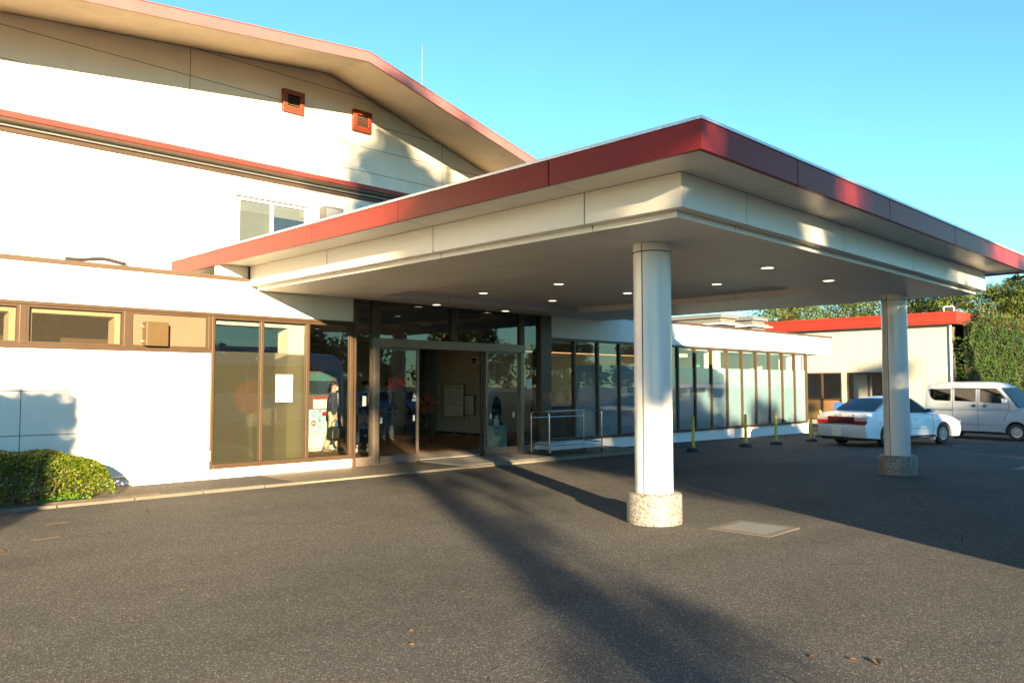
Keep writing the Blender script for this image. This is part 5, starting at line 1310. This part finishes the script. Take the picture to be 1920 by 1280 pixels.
# clipped azalea hedge at the left
t = thing('azalea_hedge', 'low clipped bright green azalea hedge against the white wall at the left', 'hedge', (1, 12.75, 0.05))
m = MB()
def hedge_top(x, y):
    e = 1.0
    if x > 3.25: e = math.sqrt(max(0.0, 1 - ((x - 3.25) / 0.85) ** 2))
    q = (y - 12.72) / 0.50
    f = max(0.0, 1 - abs(q) ** 2.8)
    return 0.10 + (0.64 + 0.04 * math.sin(x * 3.1) + 0.03 * math.sin(x * 7.7 + 1)) * (e ** 0.6) * (f ** 0.38)
n = 0
while n < 26000:
    x = R.uniform(-1.5, 4.12) if R.random() < 0.25 else R.uniform(1.9, 4.12); y = R.uniform(12.20, 13.24)
    zt = hedge_top(x, y)
    if zt < 0.16: continue
    u = R.random()
    z = zt - abs(R.gauss(0, 0.05)) if u < 0.6 else R.uniform(0.12, zt)
    # thin lower side so that twigs show
    if z < 0.36 and R.random() < 0.2: continue
    if z < zt - 0.22 and 12.45 < y < 13.0 and R.random() < 0.45: continue
    gx = math.sin(x * 5.3) * math.sin(y * 9 + x) + 0.5 * math.sin(x * 13 + z * 9)
    if gx < -0.75 and R.random() < 0.7 and z < zt - 0.05: continue
    nrm = Vector((R.gauss(0, 0.5), R.gauss(-0.3, 0.5), R.gauss(0.8, 0.4)))
    leaf_quad(m, (x, y, z), nrm, R.uniform(0.032, 0.055), 0.55)
    n += 1
m.build('foliage', M['shrubleaf'], t)
m = MB()
for i in range(44):
    x = R.uniform(1.9, 3.95); y = R.uniform(12.32, 13.0)
    p = Vector((x, y, 0.05)); pts = [p]
    d = Vector((R.uniform(-.25, .25), R.uniform(-.35, .1), 1))
    for k in range(4):
        p = p + d.normalized() * 0.13; d += Vector((R.uniform(-.4, .4), R.uniform(-.4, .3), R.uniform(-.1, .2))); pts.append(p.copy())
    m.tube(pts, [0.008, 0.007, 0.006, 0.004, 0.003], 5)
    for q in range(2):
        b = pts[1 + q]; m.tube([b, b + Vector((R.uniform(-.12, .12), R.uniform(-.12, .06), 0.1)), b + Vector((R.uniform(-.2, .2), R.uniform(-.2, .1), 0.2))], [0.005, 0.004, 0.002], 4)
m.build('twigs', M['twig'], t)
m = MB()
for i in range(420):
    x = R.uniform(2.6, 4.12); y = 12.24 + abs(R.gauss(0, 0.06)) + (0.3 if R.random() < 0.2 else 0)
    if R.random() > 0.5 + 0.5 * math.sin(x * 6): continue
    leaf_quad(m, (x, y, 0.06 + R.uniform(0, 0.09)), Vector((R.gauss(0, 0.4), R.gauss(-0.4, 0.4), 1)), R.uniform(0.035, 0.075), 0.75)
tag(m.build('ground_weeds', M['weed']), 'low bright green weeds along the kerb under the hedge', 'weeds', kind='stuff')

# ivy covering the annex side
t = thing('ivy_wall', 'tall dense glossy dark green ivy covering the annex side wall', 'ivy', (43, 10.3, 0))
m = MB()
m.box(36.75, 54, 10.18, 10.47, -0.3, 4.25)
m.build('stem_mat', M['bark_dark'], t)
m = MB()
for i in range(30000):
    x = 36.35 + 12.5 * R.random() ** 1.15; z = R.uniform(-0.15, 4.75)
    edge = 36.45 + 0.18 * math.sin(z * 3.3) + 0.10 * math.sin(z * 9)
    if x < edge: continue
    if z > 4.15 + min(0.6, (x - 36.5) * 0.35) + 0.12 * math.sin(x * 4) + 0.1 * math.sin(x * 9.5): continue
    y = 10.14 - 0.10 * math.sin(x * 2.2 + z * 1.7) - 0.06 * math.sin(x * 5 - z * 4) - R.uniform(0, 0.16)
    if z > 4.2: y += R.uniform(-0.1, 0.5)
    leaf_quad(m, (x, y, z), Vector((R.gauss(-0.25, 0.38), R.gauss(-0.9, 0.3), R.gauss(0.45, 0.38))), R.uniform(0.07, 0.12), 0.8)
for i in range(500):
    z = R.uniform(0.0, 3.6); leaf_quad(m, (36.30 + R.uniform(-0.10, 0.25), 10.6 + R.uniform(-0.45, 0.12), z), rdir() + Vector((-1, -0.5, 0)), R.uniform(0.07, 0.12), 0.8)
m.build('leaves', M['ivyleaf'], t)
m = MB()
for i in range(26):
    x = R.uniform(38.2, 47); h = R.uniform(0.25, 0.6); b = Vector((x, 10.25, 4.55))
    m.tube([b, b + Vector((R.uniform(-.1, .1), 0, h * 0.6)), b + Vector((R.uniform(-.2, .2), 0, h))], [0.012, 0.01, 0.005], 4)
m.build('shoots', M['twig'], t)

def trunk_limbs(mb, x, y, z0, h, r, limbs, lean=(0, 0), tops=None):
    pts = []; rs = []
    for i in range(7):
        u = i / 6
        pts.append((x + lean[0] * u + 0.12 * r * math.sin(u * 5 + x), y + lean[1] * u + 0.1 * math.sin(u * 4 + y), z0 - 0.2 + (h + 0.2) * u)); rs.append(r * (1 - 0.72 * u) * (1.25 if i == 0 else 1))
    mb.tube(pts, rs, 9)
    ends = []
    for i in range(limbs):
        u = R.uniform(0.35, 0.95); k = min(5, int(u * 6)); p = Vector(pts[k]).lerp(Vector(pts[k + 1]), u * 6 - k)
        a = R.uniform(0, 6.28); L_ = R.uniform(0.8, 1.6) * h * 0.22 * (1.3 - u)
        e = p + Vector((math.cos(a) * L_, math.sin(a) * L_, L_ * R.uniform(0.1, 0.6)))
        mb.tube([p, p.lerp(e, 0.5) + Vector((0, 0, 0.1 * L_)), e], [r * 0.35 * (1.2 - u), r * 0.24 * (1.2 - u), r * 0.08], 6); ends.append(e)
    return pts, ends

def pine(label, x, y, h, cr, seed, mat='pineleaf', group=None, pads=34, per=130, base=0.4, name='pine_tree', z0=None):
    global R
    keep = R; R = random.Random(seed)
    z0 = gz(x) if z0 is None else z0
    t = thing(name, label, 'tree', (x, y, z0), 0, group)
    mb = MB(); pts, ends = trunk_limbs(mb, x, y, z0, h * 0.96, 0.16 + h * 0.012, 10, (R.uniform(-.4, .4), R.uniform(-.4, .4)))
    f = MB()
    for i in range(pads):
        u = base + (1 - base) * (i + R.random()) / pads
        rad = cr * (1 - ((u - base) / (1 - base)) ** 1.6) ** 0.7 + 0.25
        a = i * 2.4 + R.uniform(-.5, .5); rr = rad * math.sqrt(R.uniform(0.05, 1.0))
        c = Vector((x + rr * math.cos(a), y + rr * math.sin(a), z0 + h * u))
        k = min(5, int(u * 6)); p = Vector(pts[k])
        mb.tube([p, p.lerp(c, 0.6) + Vector((0, 0, -0.05)), c], [0.05, 0.03, 0.012], 5)
        ps = R.uniform(0.6, 1.1) * cr * 0.5
        for q in range(per):
            d = rdir(); s_ = R.random() ** 0.5
            pt = c + Vector((d.x * ps * s_, d.y * ps * s_, d.z * ps * 0.34 * s_ + 0.08))
            leaf_quad(f, pt, Vector((d.x, d.y, d.z * 1.6)) * 0.9 + Vector((0, 0, 0.45)) + rdir() * 0.35, R.uniform(0.11, 0.24), 0.32)
    mb.build('trunk', M['bark'], t, smooth=True); f.build('crown', M[mat], t)
    R = keep
    return t

def cedar(label, x, y, h, cr, seed, mat='cedarleaf', group=None, tiers=17, z0=None, dens=1.0, top=0.0, base=0.2, size=(0.16, 0.36), name='cedar_tree'):
    global R
    keep = R; R = random.Random(seed)
    z0 = gz(x) if z0 is None else z0
    t = thing(name, label, 'tree', (x, y, z0), 0, group)
    mb = MB(); mb.tube([(x, y, z0 - 0.2), (x + 0.05, y, z0 + h * 0.5), (x, y, z0 + h)], [0.15 + h * 0.012, 0.1 + h * 0.006, 0.02], 9)
    f = MB()
    for i in range(tiers):
        u = base + (1 - base) * (i + R.uniform(0, 0.8)) / tiers
        L0 = cr * (1 - (u - base) / (1 - base)) ** 0.85 + 0.18
        nb = R.randint(5, 7)
        for b in range(nb):
            a = 2 * PI * b / nb + R.uniform(-.4, .4); L_ = L0 * R.uniform(0.6, 1.12)
            p = Vector((x, y, z0 + h * u)); tip = p + Vector((math.cos(a) * L_, math.sin(a) * L_, L_ * R.uniform(-0.12, 0.20)))
            mb.tube([p, p.lerp(tip, 0.5) + Vector((0, 0, 0.05 * L_)), tip], [0.035, 0.022, 0.008], 4)
            cnt = int(L_ * 80 * dens)
            for q in range(cnt):
                s_ = 0.15 + 0.9 * R.random() ** 0.8
                c = p.lerp(tip, s_); wd = 0.30 * L_ * (1.1 - s_ * 0.7)
                pt = c + Vector((R.gauss(0, wd * 0.55), R.gauss(0, wd * 0.55), R.gauss(-0.02, 0.06 + 0.03 * L_)))
                leaf_quad(f, pt, Vector((R.gauss(0, .5), R.gauss(0, .5), 1)), R.uniform(*size), 0.30)
    mb.build('trunk', M['bark_dark'], t, smooth=True); f.build('crown', M[mat], t)
    R = keep
    return t

def broad(label, x, y, h, cr, seed, z0=None, clumps=40, per=430, base=0.3, group=None, mat='farleaf', size=(0.22, 0.45), name='broadleaf_tree', trunk=None, squash=1.0, tr=None, off=(0, 0)):
    global R
    keep = R; R = random.Random(seed)
    z0 = gz(x) if z0 is None else z0
    t = thing(name, label, 'tree', (x, y, z0), 0, group)
    mb = MB(); pts, ends = trunk_limbs(mb, x, y, z0, h * 0.8, tr or (0.14 + h * 0.014), 9 if off == (0, 0) else 0)
    f = MB()
    cz = z0 + h * (base + 1) / 2; hz = h * (1 - base) / 2
    for i in range(clumps):
        d = rdir(); s_ = R.random() ** 0.45
        c = Vector((x + off[0] + d.x * cr * s_ * (1 - 0.25 * d.z), y + off[1] + d.y * cr * squash * s_ * (1 - 0.25 * d.z), cz + d.z * hz * s_))
        ps = R.uniform(0.22, 0.42) * cr
        k = min(6, max(2, int((c.z - z0) / h / 0.8 * 6))); p = Vector(pts[k]); mb.tube([p, p.lerp(c, 0.55), c], [0.05, 0.03, 0.012], 5)
        for q in range(per):
            e = rdir(); w = R.random() ** 0.4
            pt = c + e * ps * w
            leaf_quad(f, pt, e + Vector((0, 0, 0.4)) + rdir() * 0.6, R.uniform(*size), 0.6)
    if off != (0, 0) and tr and tr > 0.35:
        for i in range(22):  # loose foliage added round the trunk to feather its shadow
            hgt = R.uniform(1.5, h * 0.6); c = Vector((x + R.gauss(0, 0.42), y + R.gauss(0, 0.42), z0 + hgt))
            for q in range(34):
                leaf_quad(f, c + rdir() * 0.42 * R.random() ** 0.5, rdir(), R.uniform(0.15, 0.3), 0.6)
    mb.build('trunk', M['bark_dark'], t, smooth=True); f.build('crown', M[mat], t)
    R = keep
    return t

# trees behind the annex
gp = 'pines and cedars behind the annex'
pine('spreading pine with orange brown limbs left above the red roof', 50.5, 25.0, 7.6, 4.2, 11, group=gp, pads=40, per=430, base=0.5)
pine('yellow green pine in the middle above the red roof', 53.0, 21.5, 7.4, 4.0, 12, group=gp, pads=40, per=430, base=0.45)
pine('leafy pine just left of the far column above the roof', 54.0, 18.0, 7.3, 3.8, 13, group=gp, pads=40, per=430, base=0.4)
pine('bright green pine right of the far column above the roof', 52.0, 15.4, 7.6, 3.6, 14, group=gp, pads=40, per=430, base=0.35)
pine('low green pine over the corner of the red roof', 53.5, 13.4, 7.5, 3.2, 15, group=gp, pads=40, per=430, base=0.3)
cedar('tall layered blue green cedar rising over the red roof corner', 58.0, 13.3, 9.9, 3.6, 21, group=gp)
cedar('tallest cedar at the right edge of the photo', 57.5, 11.4, 10.4, 3.4, 22, group=gp)
cedar('dark cedar behind the other two at the right edge', 61.0, 12.6, 9.8, 3.6, 23, group=gp)
pine('low pine behind the ivy at the right edge', 53.0, 11.2, 7.6, 3.0, 16, group=gp, pads=40, per=430, base=0.35)
cedar('dark conifer far behind the pines at the left end of the red roof', 62.0, 30.5, 8.6, 3.8, 24, group=gp)
broad('small round tree peeking over the stepped roof housings', 52, 29.5, 5.9, 1.8, 31, clumps=20, per=90, mat='pineleaf')

# sun direction
AZ, EL = math.radians(29.5), math.radians(10.6)
sx, sy, te = math.sin(AZ), math.cos(AZ), math.tan(EL)
def at(u, s): return (sy * u + sx * s, -sx * u + sy * s)
# trees behind the photographer, whose shade dapples the canopy and the asphalt
gs = 'tall trees behind the photographer'
SB = -26.0
shade = [  # trunk u, crown centre u, crown top v, crown bottom v, crown radius, label
    (2.15, 2.75, 12.5, 2.4, 2.3, 84, 'tall leaning tree behind the photographer, westernmost of the row'),
    (7.6, 5.35, 8.3, 2.2, 2.0, 54, 'second tall tree of the row behind the photographer'),
    (8.6, 8.3, 8.0, 2.6, 1.95, 50, 'third tall tree of the row behind the photographer'),
    (10.6, 10.4, 7.6, 2.2, 2.0, 50, 'fourth tall tree of the row behind the photographer'),
]
for i, (u, uc, vt, vb, cr, nc, lab) in enumerate(shade):
    s_ = SB - (i % 2) * 1.2
    x, y = at(u, s_); xc, yc = at(uc, s_); zt = vt - s_ * te; zb = vb - s_ * te
    broad(lab, x, y, zt, cr, 40 + i, z0=0.0, clumps=nc, per=80, base=zb / zt, group=gs, size=(0.25, 0.5), tr=0.40 if i == 0 else 0.3, off=(xc - x, yc - y))
for i in range(7):
    u = 13.2 + i * 2.3; x, y = at(u, SB + 2 - (i % 3) * 1.1)
    vt = (5.9, 5.7, 5.9, 5.3, 5.4, 5.8, 5.8)[i]; zt = vt - SB * te
    nc_, vb_ = 40, 0.30
    broad(['shorter', 'bushy', 'round', 'dense', 'leafy', 'loose', 'outermost'][i] + ' tree of the sunward row beyond the bus', x, y, zt, 1.9 if i < 5 else 2.2, 60 + i, z0=0.0, clumps=nc_, per=85, base=vb_, group=gs, size=(0.25, 0.5))
for i, (u, lab) in enumerate(((24.0, 'slender sparse tree at the far end of the sunward row'), (26.3, 'slender open tree closing the far end of the sunward row'))):
    x, y = at(u, SB - 2.5); zt = 9.4 - (SB - 2.5) * te
    broad(lab, x, y, zt, 1.7, 75 + i, z0=0.0, clumps=8, per=70, base=0.52, group=gs, size=(0.25, 0.5))
# unseen hedge block at the left, added to cast the wall shadow
t = thing('shade_hedge', 'unseen hedge block added beside the photographer to shade the left wall', 'hedge', (-5, 0, 0))
mh = MB(); x0_, y0_ = at(-5.0, -2.0)
mat_ = Matrix.Translation((x0_, y0_, 0)) @ Matrix.Rotation(-AZ, 4, 'Z')
mh.box(-1.55, 1.55, -0.8, 0.8, 0, 4.1, 0, mat_); mh.build('stem_mat', M['bark_dark'], t)
mh = MB()
for i in range(5000):
    p = Vector((R.uniform(-1.75, 1.75), R.uniform(-1, 1), R.uniform(0, 4.3)))
    k = R.randint(0, 2)
    if k == 0: p.x = R.choice((-1, 1)) * R.uniform(1.55, 1.78)
    elif k == 1: p.y = R.choice((-1, 1)) * R.uniform(0.8, 1.0)
    else: p.z = R.uniform(4.1, 4.35)
    leaf_quad(mh, mat_ @ p, rdir(), R.uniform(0.1, 0.2), 0.6)
mh.build('foliage', M['farleaf'], t)
# trees across the car park, mirrored in the glass
gm = 'trees across the car park mirrored in the glass'
for i in range(13):
    x = 18 + i * 4.6; y = -27 - (i % 3) * 2.5
    broad('%s green tree %s the car park, mirrored in the windows' % (['round', 'broad', 'dark', 'loose', 'dense', 'tall', 'bushy', 'pale', 'low', 'leafy', 'narrow', 'heavy', 'ragged'][i], ['across', 'beyond', 'behind', 'far over', 'beside', 'edging', 'facing', 'closing', 'bordering', 'fronting', 'lining', 'bounding', 'ending'][i]), x, y, 6.0 + 1.3 * math.sin(i * 2.1) + (1.6 if i > 5 else 0) + 0.06 * i, 2.9, 80 + i, clumps=26, per=85, base=0.12, group=gm, size=(0.3, 0.6))

# bags held by the people
boston('black and grey bowling bag carried by the person behind the third window', (10.44, 16.48, 0.37), math.radians(15), M['leather'], 0.46, 0.30, 0.2, M['greyleather'])
boston('navy travel bag carried by the person behind the narrow side window', (10.78, 15.85, 0.30), math.radians(-8), M['navy'], 0.44, 0.31, 0.2)

# ------------------------------------------------------------------ light, sky, camera
w = bpy.data.worlds.new('World'); sc.world = w; w.use_nodes = True
nt = w.node_tree; bg = nt.nodes['Background']
sky = nt.nodes.new('ShaderNodeTexSky'); sky.sky_type = 'NISHITA'; sky.sun_disc = False
sky.sun_elevation = EL; sky.sun_rotation = AZ + PI; sky.altitude = 0; sky.air_density = 1.0; sky.dust_density = 0.05; sky.ozone_density = 1.0
tint = nt.nodes.new('ShaderNodeMix'); tint.data_type = 'RGBA'; tint.blend_type = 'MULTIPLY'; tint.inputs[0].default_value = 1.0
tint.inputs[7].default_value = (0.52, 0.98, 1.24, 1)
nt.links.new(sky.outputs[0], tint.inputs[6]); nt.links.new(tint.outputs[2], bg.inputs[0]); bg.inputs[1].default_value = 0.056
sd = bpy.data.lights.new('sun', 'SUN'); sd.energy = 5.0; sd.angle = math.radians(0.53); sd.color = (1.0, 0.75, 0.44)
so = bpy.data.objects.new('sun', sd); COL.objects.link(so)
dirv = Vector((sx * math.cos(EL), sy * math.cos(EL), -math.sin(EL)))
so.rotation_euler = dirv.to_track_quat('-Z', 'Y').to_euler(); so.location = (-20, -35, 12)

cd = bpy.data.cameras.new('camera'); cd.sensor_width = 36.0; cd.lens = 1503.0 / 1920 * 36.0; cd.clip_end = 2000; cd.clip_start = 0.05
co = bpy.data.objects.new('camera', cd); COL.objects.link(co); co.location = (0, 0, 1.65)
yaw, pit = math.radians(44.66), math.radians(3.08)
fw = Vector((math.cos(pit) * math.sin(yaw), math.cos(pit) * math.cos(yaw), math.sin(pit)))
co.rotation_euler = fw.to_track_quat('-Z', 'Y').to_euler()
sc.camera = co
sc.view_settings.view_transform = 'Standard'; sc.view_settings.look = 'None'; sc.view_settings.gamma = 1.0
sc.view_settings.exposure = 2.45
sc.cycles.max_bounces = 10; sc.cycles.transparent_max_bounces = 24; sc.cycles.glossy_bounces = 5; sc.cycles.diffuse_bounces = 5
sc.cycles.caustics_reflective = False; sc.cycles.caustics_refractive = False; sc.cycles.sample_clamp_indirect = 6.0
